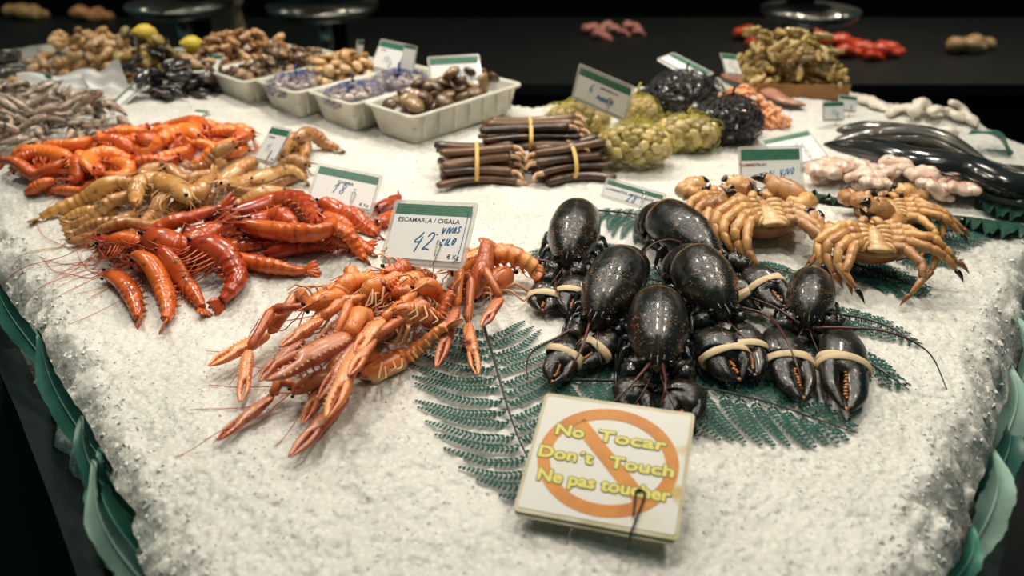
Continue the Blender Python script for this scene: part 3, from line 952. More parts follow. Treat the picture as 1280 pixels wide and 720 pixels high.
def crab(c, cz, wpx_, ang, claws, legs, label, tilt=12):
    O = P(c[0], c[1], TOP+cz); w = wpx_/F*depth(O)
    a = math.radians(ang); tl = math.radians(tilt)
    X = np.array([math.cos(a), math.sin(a), 0.]); Y = np.array([-math.sin(a), math.cos(a), 0.])
    Z = np.array([0, 0, 1.])
    Y, Z = Y*math.cos(tl)+Z*math.sin(tl), Z*math.cos(tl)-Y*math.sin(tl)
    B = np.stack([X, Y, Z])
    loc = lambda x, y, z: O+X*x*w+Y*y*w+Z*z*w
    root = thing('crab', label, 'crab', O-np.array([0, 0, w*.22]), 'brown crabs on their backs')
    # shell: wide oval with crimped front edge, domed underneath
    m_ = 48; th = np.arange(m_)*2*PI/m_
    def outline(t):
        x = np.cos(t)*.40; y = np.sin(t)*.29
        y = np.where(np.sin(t) < 0, y*(.85), y*1.0); x = x*(1-.18*np.clip(-np.sin(t), 0, 1))
        cr = 1+.025*np.sin(t*22)*np.clip(np.sin(t)+.2, 0, 1)
        return x*cr, y*cr
    ox, oy = outline(th)
    V = []; nr = 9
    for i in range(nr):
        k = i/(nr-1)*PI/2*.97
        for x, y in zip(ox, oy): V.append(loc(x*math.cos(k), y*math.cos(k), -.20*math.sin(k)))
    V.append(loc(0, 0, -.205))
    f = [(i*m_+j, (i+1)*m_+j, (i+1)*m_+(j+1) % m_, i*m_+(j+1) % m_) for i in range(nr-1) for j in range(m_)]
    f += [((nr-1)*m_+j, nr*m_, (nr-1)*m_+(j+1) % m_) for j in range(m_)]
    mb = MB(); mb.add(V, f); kid(mb, 'shell', M['crab_back'], root, label='reddish brown back shell')
    V = []; prof = [(1.0, 0), (.97, .022), (.88, .035), (.74, .05), (.5, .065), (.25, .07)]
    for s_, z_ in prof:
        for x, y in zip(ox, oy): V.append(loc(x*s_, y*s_, z_))
    V.append(loc(0, 0, .07))
    f = [(i*m_+j, i*m_+(j+1) % m_, (i+1)*m_+(j+1) % m_, (i+1)*m_+j) for i in range(len(prof)-1) for j in range(m_)]
    f += [((len(prof)-1)*m_+j, (len(prof)-1)*m_+(j+1) % m_, len(prof)*m_) for j in range(m_)]
    mb = MB(); mb.add(V, f); kid(mb, 'underside', M['crab_belly'], root)
    # breast plates, in rows either side of the flap
    mb = MB()
    for k in range(5):
        y = .13-.075*k
        for sg in (-1, 1):
            g = catmull([loc(sg*.03, .11-.06*k, .080), loc(sg*.11, .12-.075*k, .088), loc(sg*(.20-.01*k), .14-.095*k, .070)], 7)
            loft(mb, g, np.array([.5, .9, 1, 1, 1, .9, .4])*.036*w, np.array([.6, .9, 1, 1, 1, .9, .5])*.036*w, Z, 8)
    kid(mb, 'breast_plates', M['crab_belly'], root)
    mb = MB()
    g = [loc(0, -.27+.055*k, .095+.012*math.sin(k/7*PI)) for k in range(8)]
    C = catmull(g, 29); tt = np.linspace(0, 1, 29)
    wv = np.interp(tt, [0, .3, .8, 1], [.115, .085, .05, .012])*w*(1+.10*np.abs(np.sin(tt*PI*6)))
    loft(mb, C, wv*.0+.022*w*(1+.15*np.abs(np.sin(tt*PI*6))), wv, Z, 10)
    kid(mb, 'tail_flap', M['crab_belly'], root)
    mb = MB()
    for sg in (-1, 1):
        loft(mb, catmull([loc(sg*.10, .16, .09), loc(sg*.055, .24, .10), loc(sg*.03, .29, .07)], 7), np.array([.6, 1, 1, 1, .8, .6, .3])*.03*w, np.array([.6, 1, 1, 1, .8, .6, .3])*.045*w, Z, 8)
    kid(mb, 'mouthparts', M['crab'], root)
    splat(np.array([O+Z*w*-.12]), w*.3)
    for L_ in legs:
        if isinstance(L_, dict): pts = [loc(*q) for q in L_['loc']]; r = L_['r']*w
        else: pts = [P(x, y, TOP+h) for x, y, h in L_[0]]; r = L_[1]/F*depth(O)
        for q in pts: q[2] = max(q[2], float(ice_h(q[0], q[1], False))+.004)
        mb = MB(); k = len(pts)-1
        leg_path(mb, pts[:-1], r*1.28, r*.55, 10, .12); o = kid(mb, 'leg', M['crab'], root)
        mb = MB(); a_, b_ = pts[-2], pts[-1]
        C = catmull([a_, a_*.5+b_*.5+np.array([0, 0, r*.3]), b_], 9); rr = np.array([.42, .5, .48, .44, .38, .3, .22, .12, .03])*r
        loft(mb, C, rr, rr, (0, 0, 1), 8); t_ = mb.obj('leg_tip', M['crab_tip'] if rnd.random() < .3 else M['crab_back'], o); KIDS.setdefault(o.name, []).append(t_)
    for c_ in claws:
        if 'loc' in c_: J = [loc(*q) for q in c_['loc']]; wc = c_['w']*w
        else: J = [P(x, y, TOP+h) for x, y, h in c_['p']]; wc = c_['w']/F*depth(O)
        mb = MB(); leg_path(mb, J[:-1], wc*.36, wc*.36, 12, .35); kid(mb, 'claw_arm', M['crab'], root)
        cl, (T2, U2, S2, L2) = pincer(root, 'claw', J[-2], J[-1], wc, wc*.62, c_.get('up', (0, -.6, 1)), M['crab'], M['crab_tip'], open_=.14, palm=.58, swap=c_.get('s', 1))
        mb = MB(); uu = np.linspace(0, 1, 9)          # dark end of the fixed finger, slipped over it
        u0 = .76; s_ = u0+(1.005-u0)*uu
        ww = np.interp(s_, [.64, .8, .95, 1, 1.01], [.56, .42, .2, .05, .01])*wc/2*1.10; oo = np.interp(s_, [.65, .8, 1], [.40, .42, .10])*wc/2
        tt = np.interp(s_, [.66, .85, 1, 1.01], [.72, .45, .07, .01])*wc*.31*1.10
        loft(mb, J[-2]+T2*(s_*L2)[:, None]+S2*oo[:, None], tt, ww, U2, 14); o = mb.obj('dark_tip', M['crab_tip'], cl); KIDS.setdefault(cl.name, []).append(o)
    finish(root, O-np.array([0, 0, w*.22]))
    return root

def auto_legs(jit=.025, skip=(), left='fold', right='fold', r=.058):
    """four legs a side: 'fold' lays them bent beside the body, 'spread' stretches them out"""
    out = []
    for sg, st in ((-1, left), (1, right)):
        for k in range(4):
            if (sg, k) in skip: continue
            j = lambda: rnd.uniform(-jit, jit)
            b = (sg*(.17-.01*k), .10-.085*k, .07)
            if st == 'fold' or (st == 'spread' and k in (0, 3)):
                L = [b, (sg*(.27-.01*k), .08-.105*k, .115), (sg*(.50-.055*k)+j(), -.06-.13*k+j(), .10+j()), (sg*(.55-.07*k)+j(), -.16-.13*k+j(), .04), (sg*(.50-.09*k)+j(), -.34-.11*k+j(), -.06), (sg*(.40-.08*k)+j(), -.44-.10*k+j(), -.16)]
            else:
                L = [b, (sg*.27, .09-.10*k, .11), (sg*(.52-.02*k)+j(), .02-.11*k+j(), .13+j()), (sg*(.64-.03*k)+j(), -.02-.12*k+j(), .07), (sg*(.80-.05*k)+j(), -.08-.12*k+j(), -.03), (sg*(.94-.07*k)+j(), -.10-.13*k+j(), -.13)]
            out.append({'loc': L, 'r': r-.004*k})
    return out

# ------------------------------------------------------------------ fern fronds
M['fern'] = speckled('fern_leaf', (.004, .058, .045), (.009, .090, .068), 40, .3, .7, .6, bumps=0, spec=.25)
M['fern_stem'] = mat('fern_stem', (.012, .022, .018), .45)
def frond(stem, n, lens, label, u0=.12, ang=(68, 55), width=.0074, arch=.006, curl=.25, gap=.0046, up=.004):
    n = max(5, int(n*.96))
    W = world([p[:2] for p in stem], up)
    C = catmull(W[:, :2], 60); Z = hat(C[:, 0], C[:, 1])
    Z = np.convolve(np.pad(Z, 4, mode='edge'), np.ones(9)/9, 'valid')+arch*np.sin(np.linspace(0, 1, 60)*PI)+.003
    C = np.c_[C, Z]; L = plen(C); T = unit(np.gradient(C, axis=0))
    base = C[0].copy()
    root = thing('fern_frond', label, 'fern', base, 'fern fronds under the shellfish')
    mb = MB(); rr = np.linspace(.0021, .0006, 60); loft(mb, C, rr, rr, (0, 0, 1), 7); kid(mb, 'stem', M['fern_stem'], root)
    mb = MB(); V = []; Fc = []; pat = []
    for sg in (-1, 1):
        for k in range(n):
            u = u0+(1-u0)*(k+.5*(sg > 0))/n
            if u > .995: continue
            i = min(59, int(u*59)); p = C[i]; d = T[i][:2]; pr = np.array([-d[1], d[0]])*sg
            ll = np.interp(u, lens[0], lens[1 if sg > 0 else -1])
            if ll < .004: continue
            a = math.radians(ang[0]+(ang[1]-ang[0])*u+rnd.uniform(-4, 4))
            e = p[:2]+(d*math.cos(a)+pr*math.sin(a))*ll+d*ll*curl*.5*rnd.uniform(.7, 1.3)
            mid = p[:2]+(d*math.cos(a)+pr*math.sin(a))*ll*.5-d*ll*curl*.12
            Q = catmull([p[:2], mid, e], 14); z = hat(Q[:, 0], Q[:, 1]); z = np.convolve(np.pad(z, 2, mode='edge'), np.ones(5)/5, 'valid')+.003
            z = np.maximum(z, 0)+rnd.uniform(.0, .004)*np.sin(np.linspace(0, 1, 14)*PI); z[0] = p[2]
            Q = np.c_[Q, z]
            rq = np.linspace(.0007, .0003, 14); loft(mb, Q, rq, rq, (0, 0, 1), 4)
            nl = max(4, int(ll/gap)); QT = unit(np.gradient(Q, axis=0))
            for m_ in range(nl):
                v = (m_+.6)/nl; f_ = v*13; j = min(12, int(f_)); q = Q[j]*(1-(f_-j))+Q[j+1]*(f_-j); t_ = QT[j]
                s_ = np.array([-t_[1], t_[0], 0])
                wl = width*min(1, ll/.03)*(1-v**2.4*.8)*(.8+.2*min(1, v*6))*1.5
                for s2 in (-1, 1):
                    dd = unit(s_*s2*1.0+t_*.62); nn = np.cross(dd, [0, 0, 1.])*gap*.55
                    b0 = len(V)
                    V += [q, q+dd*wl*.45+nn*1.0+[0, 0, .0006], q+dd*wl+[0, 0, -.0002], q+dd*wl*.45-nn*1.0+[0, 0, .0006]]
                    Fc.append((b0, b0+1, b0+2, b0+3) if s2 > 0 else (b0, b0+3, b0+2, b0+1))
    mb2 = MB(); mb2.add(V, Fc); 
    for a_, b_, c_ in zip(mb.v, [0], [0]): pass
    mb2_off = mb2.n
    for vv in mb.v: mb2.v.append(vv); mb2.p.append(np.zeros((len(vv), 3)))
    mb2.f += [tuple(i+mb2_off for i in f) for f in mb.f]; mb2.n += mb.n
    kid(mb2, 'leaflets', M['fern'], root, False)
    finish(root, base)
    return root

# ------------------------------------------------------------------ broad leaves standing along the rim
M['rim_leaf'] = speckled('rim_leaf', (.045, .20, .145), (.085, .27, .20), 30, .3, .7, .45, bumps=.12)
M['rim_leaf_pale'] = speckled('rim_leaf_pale', (.20, .34, .27), (.30, .44, .36), 35, .3, .7, .5, bumps=.12)
M['rim_leaf_dark'] = speckled('rim_leaf_dark', (.015, .085, .06), (.03, .12, .09), 30, .3, .7, .4, bumps=.12)
def rim_leaf(a, b, wd, up, m, label, bend=.02, nick=.06, lean=(0, 0, 1)):
    """lance-shaped leaf from base a to tip b (world), its blade facing 'up'"""
    a = np.array(a, float); b = np.array(b, float)
    L = np.linalg.norm(b-a); T = (b-a)/L; up = np.array(up, float); U = unit(up-T*np.dot(up, T)); S = np.cross(T, U)
    n, k = 30, 9; u = np.linspace(0, 1, n); seed = rnd.uniform(0, 9)
    V = []; Fc = []
    for layer in (0, 1):
        for i in range(n):
            w_ = wd*.5*(math.sin(PI*min(1, u[i]*.93+.07)**.8))**.7
            for j in range(k):
                v = -1+2*j/(k-1)
                e = 1+nick*math.sin(u[i]*23+seed+v)*abs(v)**3+nick*.8*math.sin(u[i]*61+seed*2)*abs(v)**3
                p = a+T*L*u[i]+S*w_*v*e+U*(bend*math.sin(u[i]*PI)+abs(v)**1.5*wd*.16*(1+.4*math.sin(u[i]*11+seed))-.0008*layer)
                V.append(p)
        o = layer*n*k
        for i in range(n-1):
            for j in range(k-1):
                q = (o+i*k+j, o+i*k+j+1, o+(i+1)*k+j+1, o+(i+1)*k+j)
                Fc.append(q if layer == 0 else q[::-1])
    root = thing('rim_leaf', label, 'leaf', a, 'leaves lining the ice bed')
    mb = MB(); mb.add(V, Fc); kid(mb, 'blade', m, root)
    mb = MB(); C = np.array([a+T*L*x+U*(bend*math.sin(x*PI)+.0005) for x in np.linspace(0, .97, 20)]); rr = np.linspace(.0016, .0004, 20)
    loft(mb, C, rr, rr, U, 6); kid(mb, 'midrib', m, root)
    finish(root, a)
    return root
# ------------------------------------------------------------------ writing
GL = {
 '4': [[(.62, 1), (.5, .8), (.1, .42), (.75, .46)], [(.72, .72), (.60, .3), (.50, -.15)]],
 '2': [[(.15, .75), (.35, .98), (.65, .92), (.6, .6), (.35, .3), (.1, .02), (.35, .08), (.75, .02)]],
 '1': [[(.1, .62), (.55, 1), (.45, .5), (.30, 0)]],
 '8': [[(.62, .85), (.38, 1), (.2, .78), (.42, .55), (.62, .28), (.42, .02), (.15, .2), (.4, .5), (.68, .75), (.62, .9)]],
 '6': [[(.62, 1), (.28, .7), (.15, .3), (.35, .02), (.62, .18), (.55, .45), (.2, .38)]],
 '7': [[(.1, .95), (.75, .98), (.4, .4), (.3, 0)]],
 '0': [[(.4, 1), (.15, .6), (.2, .15), (.45, 0), (.65, .35), (.6, .8), (.4, 1)]],
 '9': [[(.62, .8), (.4, 1), (.2, .75), (.4, .55), (.62, .8), (.55, .4), (.35, 0)]],
 '5': [[(.7, 1), (.3, .97), (.22, .6), (.5, .62), (.6, .3), (.4, .02), (.12, .1)]],
 '-': [[(.1, .5), (.7, .56)]], '.': [[(.3, .1), (.36, .04)]], "'": [[(.4, 1), (.34, .8)]],
 'V': [[(.1, 1), (.35, 0), (.8, 1)]], 'I': [[(.45, 1), (.35, 0)]], 'U': [[(.2, 1), (.15, .25), (.45, .02), (.7, .3), (.8, 1)]],
 'A': [[(.05, 0), (.5, 1), (.75, 0)], [(.2, .38), (.7, .42)]], 'K': [[(.25, 1), (.15, 0)], [(.8, 1), (.22, .48), (.8, .02)]],
 'L': [[(.3, 1), (.15, .02), (.7, .06)]], 'O': [[(.45, 1), (.15, .6), (.3, .02), (.7, .3), (.7, .85), (.45, 1)]],
 'S': [[(.75, .9), (.4, 1), (.25, .7), (.65, .35), (.45, 0), (.1, .1)]], 'P': [[(.15, 0), (.3, 1), (.75, .85), (.6, .5), (.25, .5)]],
 'Q': [[(.45, 1), (.15, .6), (.3, .02), (.7, .3), (.7, .85), (.45, 1)], [(.5, .3), (.85, -.08)]],
 'E': [[(.8, 1), (.3, .97), (.15, .02), (.7, .04)], [(.25, .52), (.65, .55)]], 'T': [[(.05, .98), (.9, 1)], [(.5, .98), (.4, 0)]],
 'R': [[(.15, 0), (.3, 1), (.75, .85), (.6, .52), (.25, .5), (.7, 0)]], 'C': [[(.75, .9), (.4, 1), (.15, .5), (.35, .02), (.7, .12)]],
}
def pen(text, x, y, h, w=None, slant=.22, thick=.0007, z=.0009, rise=0., gap=.22):
    mb = MB(); w = w or h*.62; cx = x; cy = y
    for ch in text:
        if ch == ' ': cx += w*.7; continue
        for st in GL.get(ch, []):
            pts = np.array([(cx+(px_*w)+py_*h*slant, cy+py_*h, z) for px_, py_ in st])
            C = catmull(pts, max(6, len(st)*4)); loft(mb, C, .00012, thick, (0, 0, 1), 5)
        adv = w*(.5 if ch in ".'I" else .82)+w*gap; cx += adv; cy += adv*rise
    return mb

def letters(body, size, x, y, z, m, parent, name='lettering', align='LEFT', off_=0., sx=1., shear=0., extr=.00008):
    cu = bpy.data.curves.new(name, 'FONT'); cu.body = body; cu.size = size; cu.align_x = align; cu.offset = off_
    cu.extrude = extr; cu.shear = shear; cu.resolution_u = 4; cu.fill_mode = 'FRONT' if extr == 0 else 'BOTH'
    cu.materials.append(m)
    tmp = bpy.data.objects.new('tmp', cu); COL.objects.link(tmp); bpy.context.view_layer.update()
    me = bpy.data.meshes.new_from_object(tmp); bpy.data.objects.remove(tmp)
    o = bpy.data.objects.new(name, me); COL.objects.link(o); o.parent = parent; o.location = (x, y, z); o.scale = (sx, 1, 1)
    return o

def bold_letters(body, size, x, y, z, m, parent, sx, spread, n=8, off_=0.):
    """heavy lettering: one mesh of slightly shifted copies of each letter"""
    o = letters(body, size, x, y, z, m, parent, sx=sx, off_=off_, extr=.00006)
    me = o.data; V0 = np.empty(len(me.vertices)*3); me.vertices.foreach_get('co', V0); V0 = V0.reshape(-1, 3)
    f0 = [tuple(p.vertices) for p in me.polygons]; mb = MB(); mb.add(V0, f0)
    for k in range(n):
        a = 2*PI*k/n; V = V0+np.array([math.cos(a)*spread/sx, math.sin(a)*spread, (k+1)*2e-6]); mb.add(V, f0)
    o.data = mb.mesh('lettering', m, False)
    return o

def proj_err(M_, W, Hc, px):
    e = 0
    for (x, y), q in zip(((-W/2, Hc), (W/2, Hc)), px[:2]):
        p = M_@Vector((x, y, 0)); a = proj(p); e += (a[0]-q[0])**2+(a[1]-q[1])**2
    return e

def card_matrix(px, zl, aspect, spread=.035, tilts=range(-5, 84, 3)):
    """px: TL, TR, BR, BL in the photograph; a rigid rectangle whose bottom left corner stands at height zl"""
    best = None
    bl = P(px[3][0], px[3][1], zl)
    for dz in np.linspace(-spread, spread, 29):
        br = P(px[2][0], px[2][1], zl+dz)
        W = np.linalg.norm(br-bl); X = (br-bl)/W
        Hc = W*aspect
        back = unit(np.cross([0, 0, 1.], X)); upv = np.cross(X, back)
        for t in tilts:
            a = math.radians(t); Y = upv*math.cos(a)+back*math.sin(a); Z = np.cross(X, Y)
            R = Matrix(((X[0], Y[0], Z[0], 0), (X[1], Y[1], Z[1], 0), (X[2], Y[2], Z[2], 0), (0, 0, 0, 1)))
            M_ = Matrix.Translation(Vector(((bl+br)/2).tolist()))@R
            e = proj_err(M_, W, Hc, px)+(dz*400)**2*.15
            if best is None or e < best[0]: best = (e, M_, W, Hc, t)
    return best

def local(root, name, mb, m, smooth=False, label=None):
    o = mb.obj(name, m, root, smooth)
    if label: o['label'] = label
    return o

def clip(root, x, y0, m, h=.030, w=.009, z=.0018, under=.02, name='wire_clip', r=.00055):
    pts = [(x+w*.3, y0+h*.35, z), (x+w*.2, y0+h*.93, z), (x+w*.5, y0+h, z), (x+w*.85, y0+h*.9, z), (x+w*.6, y0+h*.4, z), (x+w*.35, y0-.001, z),
           (x+w*.3, y0-.002, -.003), (x+w*.3, y0-under, -.004)]
    mb = MB(); tube(mb, pts, r, 40, 6); return local(root, name, mb, m, True)

def price_card(px, zup, label, aspect=.70, title=None, title_size=.0072, hand=(), band_h=.17, wire='wire', sheets=2, group='price cards on wires', title_x=.30, red=None, kg=True, extra=None, spread=.035, tilts=range(-5, 84, 3)):
    zl = zup
    bl = P(px[3][0], px[3][1], TOP+zl)
    e, M_, W, Hc, t = card_matrix(px, TOP+zl, aspect, spread, tilts)
    print('CARD', label[:30], 'err %.1f W %.3f tilt %d' % (e, W, t))
    root = thing('price_card', label, 'price card', (0, 0, 0), group)
    root.matrix_world = M_
    root.location = M_.translation; root.rotation_euler = M_.to_euler()
    k = W/.123
    mb = MB(); prism(mb, rrect(W, Hc, .004*k, 4, -W/2, 0), -.0016, .0002); local(root, 'plastic_sleeve', mb, M['sleeve'])
    b = .006*k
    mb = MB(); prism(mb, rrect(W-2*b, Hc-2*b, .0015*k, 3, -W/2+b, b), .0003, .00055); local(root, 'paper', mb, M['paper'])
    if sheets > 1:
        mb = MB(); prism(mb, rrect(W-.010*k, Hc-.006*k, .003, 3, -W/2+.003*k, -.0035*k), -.0030, -.0022)
        o = local(root, 'spare_card', mb, M['paper_w']); o.rotation_euler = (0, 0, math.radians(-1.2))
    mb = MB(); bh = Hc*band_h; prism(mb, [(-W/2+b, Hc-b-bh), (W/2-b, Hc-b-bh), (W/2-b, Hc-b), (-W/2+b, Hc-b)], .0005, .0007); local(root, 'green_stripe', mb, M['green'])
    if title:
        letters(title, title_size*k*1.25, -W/2+W*title_x*.5, Hc-b-bh-.0105*k, .0007, M['ink'], root, sx=1.05, off_=.00012)
    if red: letters(red[0], title_size*k*1.25, -W/2+W*red[1], Hc-b-bh-.0105*k, .0007, M['redink'], root, sx=1.0, off_=.0002)
    if kg: letters('€ Kg', .0085*k, W/2-b-.021*k, b+.0035*k, .0007, M['ink'], root, off_=.0001)
    for tx, x, y, h, th, rise in hand:
        mb = pen(tx, -W/2+x*W, y*Hc, h*k, thick=th*k, rise=rise); local(root, 'handwriting', mb, M['pen'], True)
    if extra: extra(root, W, Hc, k)
    clip(root, W*.12, 0, M[wire], .034*k, .010*k, under=.018)
    return root, M_, W, Hc

# ------------------------------------------------------------------ shellfish that can be dropped on the pile
def drop(x, y, a, b, c, yaw, sink=.1):
    """height and tilt for an ellipsoid a x b x c put down at x, y on what is lying there; it is then added to the height map"""
    R = max(a, b); i = int(round((y-HY0)/HS)); j = int(round((x-HX0)/HS)); k = int(R/HS)+1
    i0, i1, j0, j1 = max(0, i-k), min(HNY, i+k+1), max(0, j-k), min(HNX, j+k+1)
    dx = GX[i0:i1, j0:j1]-x; dy = GY[i0:i1, j0:j1]-y
    ca, sa = math.cos(yaw), math.sin(yaw); u = (dx*ca+dy*sa)/a; v = (-dx*sa+dy*ca)/b
    q = u*u+v*v; m = q < 1
    if not m.any(): return TOP+c, 0, 0
    W = HF[i0:i1, j0:j1]; h = W[m]
    X_ = np.c_[dx[m], dy[m], np.ones(m.sum())]
    co, *_ = np.linalg.lstsq(X_, h, rcond=None)
    gx, gy = np.clip(co[0], -.8, .8)*.75, np.clip(co[1], -.8, .8)*.75
    low = -c*np.sqrt(1-q[m])+gx*dx[m]+gy*dy[m]
    z = float(np.percentile(h-low, 94))-c*sink
    up = c*np.sqrt(1-q[m])+gx*dx[m]+gy*dy[m]+z
    W[m] = np.maximum(W[m], up)
    return z, gx, gy

def orient(x, y, z, gx, gy, yaw, roll=0., scale=1.):
    N = unit(np.array([-gx, -gy, 1.])); X = np.array([math.cos(yaw), math.sin(yaw), 0.]); X = unit(X-N*(X@N)); Y = np.cross(N, X)
    R = Matrix(((X[0], Y[0], N[0]), (X[1], Y[1], N[1]), (X[2], Y[2], N[2])))
    R = R@Matrix.Rotation(roll, 3, 'X')
    return Matrix.Translation((x, y, z))@R.to_4x4()@Matrix.Scale(scale, 4)

def place(proto_children, name, label, cat, group, Mx, mats=None):
    """proto_children: (name, mesh) pairs; the first is the thing's own mesh, the others its parts"""
    nm, me = proto_children[0]
    o = bpy.data.objects.new(name, me); COL.objects.link(o); o.matrix_world = Mx
    loc, rot, sca = Mx.decompose(); o.location = loc; o.rotation_mode = 'QUATERNION'; o.rotation_quaternion = rot; o.scale = sca
    tag(o, label, cat, group)
    for nm, me in proto_children[1:]:
        c = bpy.data.objects.new(nm, me); COL.objects.link(c); c.parent = o
    return o

def half_shell(mb, L, w, h, sgn, ridge=.03, n=12, m=16, skew=.12, s=None):
    """one valve of a clam: hinge at -x, concentric ridges"""
    V = []; pat = []
    rv = rnd.random()
    for i in range(n+1):
        k = i/n
        for j in range(m):
            a = 2*PI*j/m
            rr = 1-.10*math.cos(a*2)-.10*max(0, math.cos(a+PI))
            x = math.cos(a)*L*rr*k; y = math.sin(a)*w*rr*k
            cx = -L*skew*(1-k)*2.2
            z = h*math.sqrt(max(0, 1-k**2.2))*(1+ridge*math.sin(k*30))
            V.append((x+cx, y, sgn*(z+.0002))); pat.append((k, math.cos(a), rv))
    f = [(i*m+j, i*m+(j+1) % m, (i+1)*m+(j+1) % m, (i+1)*m+j) for i in range(n) for j in range(m)]
    if sgn > 0: f = [q[::-1] for q in f]
    mb.add(V, f, pat)

def clam_mat(name, a, b, c, rough=.35, dark=None):
    m = mat(name, a, rough, coat=.3); nt = m.node_tree; s, d, r = patn(nt)
    w = _nd(nt, 'ShaderNodeMath', operation='MULTIPLY_ADD'); nt.links.new(noise(nt, 60, 3, coord=objc(nt)), w.inputs[0]); w.inputs[1].default_value = .5; nt.links.new(s, w.inputs[2])
    w2 = _nd(nt, 'ShaderNodeMath', operation='SINE'); w3 = _nd(nt, 'ShaderNodeMath', operation='MULTIPLY'); nt.links.new(w.outputs[0], w3.inputs[0]); w3.inputs[1].default_value = 26; nt.links.new(w3.outputs[0], w2.inputs[0])
    cc = mix_rgb(nt, ramp(nt, w2.outputs[0], [(.2, 0.), (.8, 1.)]), a, b)
    oi = _nd(nt, 'ShaderNodeObjectInfo')
    cc = mix_rgb(nt, ramp(nt, oi.outputs['Random'], [(.45, 0.), (.9, 1.)]), cc, c)
    hsv = _nd(nt, 'ShaderNodeHueSaturation'); mv = _nd(nt, 'ShaderNodeMapRange'); mv.inputs[3].default_value = .6; mv.inputs[4].default_value = 1.35
    ml = _nd(nt, 'ShaderNodeMath', operation='FRACT'); mm = _nd(nt, 'ShaderNodeMath', operation='MULTIPLY'); nt.links.new(oi.outputs['Random'], mm.inputs[0]); mm.inputs[1].default_value = 17.3; nt.links.new(mm.outputs[0], ml.inputs[0])
    nt.links.new(ml.outputs[0], mv.inputs[0]); nt.links.new(mv.outputs[0], hsv.inputs['Value']); nt.links.new(cc, hsv.inputs['Color'])
    setc(m, hsv.outputs[0]); return m
M['clam_brown'] = clam_mat('brown_clam', (.12, .065, .030), (.055, .032, .018), (.26, .16, .075), .28)
M['clam_tan'] = clam_mat('tan_clam', (.56, .34, .14), (.40, .21, .075), (.66, .46, .24), .4)
M['clam_small'] = clam_mat('small_brown_clam', (.17, .095, .045), (.07, .04, .022), (.30, .19, .09), .35)
M['clam_orange'] = clam_mat('orange_snail', (.42, .20, .07), (.22, .095, .035), (.60, .38, .20), .38)
M['clam_grey'] = clam_mat('grey_clam', (.36, .30, .24), (.20, .15, .12), (.50, .40, .33), .3)
M['clam_olive'] = clam_mat('olive_clam', (.40, .28, .08), (.22, .15, .035), (.54, .42, .19), .38)
M['mussel'] = clam_mat('mussel_shell', (.012, .013, .018), (.022, .020, .024), (.05, .035, .028), .18)
M['barnacle'] = clam_mat('barnacle', (.42, .28, .08), (.16, .10, .03), (.60, .46, .20), .45)
M['lump_tan'] = clam_mat('tan_whelk', (.62, .38, .17), (.50, .28, .11), (.72, .50, .28), .45)

def clam_protos(m, L=.019, w=.015, h=.0075, ridge=.03):
    out = []
    for k in range(3):
        a = MB(); half_shell(a, L, w*(1+.08*k), h, 1, ridge); half_shell(a, L, w*(1+.08*k), h, -1, ridge)
        out.append([('shell', a.mesh('clam_shell', m))])
    return out
def mussel_protos(m, L=.026):
    out = []
    for k in range(3):
        a = MB(); u = np.linspace(0, 1, 14)
        C = np.c_[(u-.5)*2*L, .12*L*np.sin(u*PI), 0*u]
        w = np.interp(u, [0, .1, .5, .8, .95, 1], [.05, .3, .85, 1, .7, .1])*L*.50
        loft(a, C, w*.72, w, (0, 0, 1), 12)
        b = MB(); g = catmull([(-L*.95, 0, .0), (-L*.2, -L*.28, .0), (L*.5, -L*.46, 0), (L*.95, -L*.1, 0)], 12); loft(b, g, .0011, .0006, (0, 0, 1), 5)
        out.append([('shell', a.mesh('mussel_shell', m)), ('seam', b.mesh('mussel_seam', M['clam_grey']))])
    return out
def lump_protos(m, L=.02, w=.011, twist=True):
    out = []
    for k in range(4):
        a = MB(); u = np.linspace(0, 1, 16); rr = np.random.RandomState(k)
        C = np.c_[(u-.5)*2*L, L*.25*np.sin(u*PI*1.2+k), L*.06*np.sin(u*6+k)]
        w_ = np.interp(u, [0, .08, .35, .7, .92, 1], [.1, .5, .8, 1, .7, .1])*w*(1+.10*np.sin(u*22+k))
        loft(a, C, w_*.85, w_, (0, 0, 1), 10); out.append([('body', a.mesh('lump', m))])
    return out

def pts_in(polypx, n, up=.02, power=1., minpix=0):
    """n random points inside an outline given in the photograph, spread evenly over the real surface"""
    W = [P(x, y, TOP+up)[:2] for x, y in polypx]; W = np.array(W)
    lo, hi = W.min(0), W.max(0); out = []
    while len(out) < n:
        x = rnd.uniform(lo[0], hi[0]); y = rnd.uniform(lo[1], hi[1])
        if poly_dist(np.array([x]), np.array([y]), W)[0] > 0: out.append((x, y))
    return out

def scatter(polypx, n, protos, dims, name, label, cat, group, up=.02, sink=.12, scale=(.85, 1.15), rolls=.5, xy=None, top=None, low=None):
    res = []; pool = list(xy if xy is not None else pts_in(polypx, n, up)); rnd.shuffle(pool)
    if top:                                    # the middle of a heap stands higher than its skirt
        Q = np.array(pool); mu = Q.mean(0); iv = np.linalg.inv(np.cov(Q.T)+np.eye(2)*1e-6)
    for x, y in pool:
        if top:
            for tr_ in range(14):
                d = np.array([x, y])-mu; q = float(d@iv@d)
                if float(hat(x, y)) < TOP+max(low or .2*top, top*(1-.13*q)) or tr_ == 13: break
                x, y = pool[rnd.randrange(len(pool))]; x += rnd.uniform(-.006, .006); y += rnd.uniform(-.006, .006)
            if tr_ == 13: continue
        s = rnd.uniform(*scale); yaw = rnd.uniform(0, 2*PI); a, b, c = [d*s for d in dims]
        z, gx, gy = drop(x, y, a, b, c, yaw, sink)
        res.append(place(rnd.choice(protos), name, label, cat, group, orient(x, y, z, gx+rnd.uniform(-.2, .2), gy+rnd.uniform(-.2, .2), yaw, rnd.uniform(-rolls, rolls), s)))
    return res

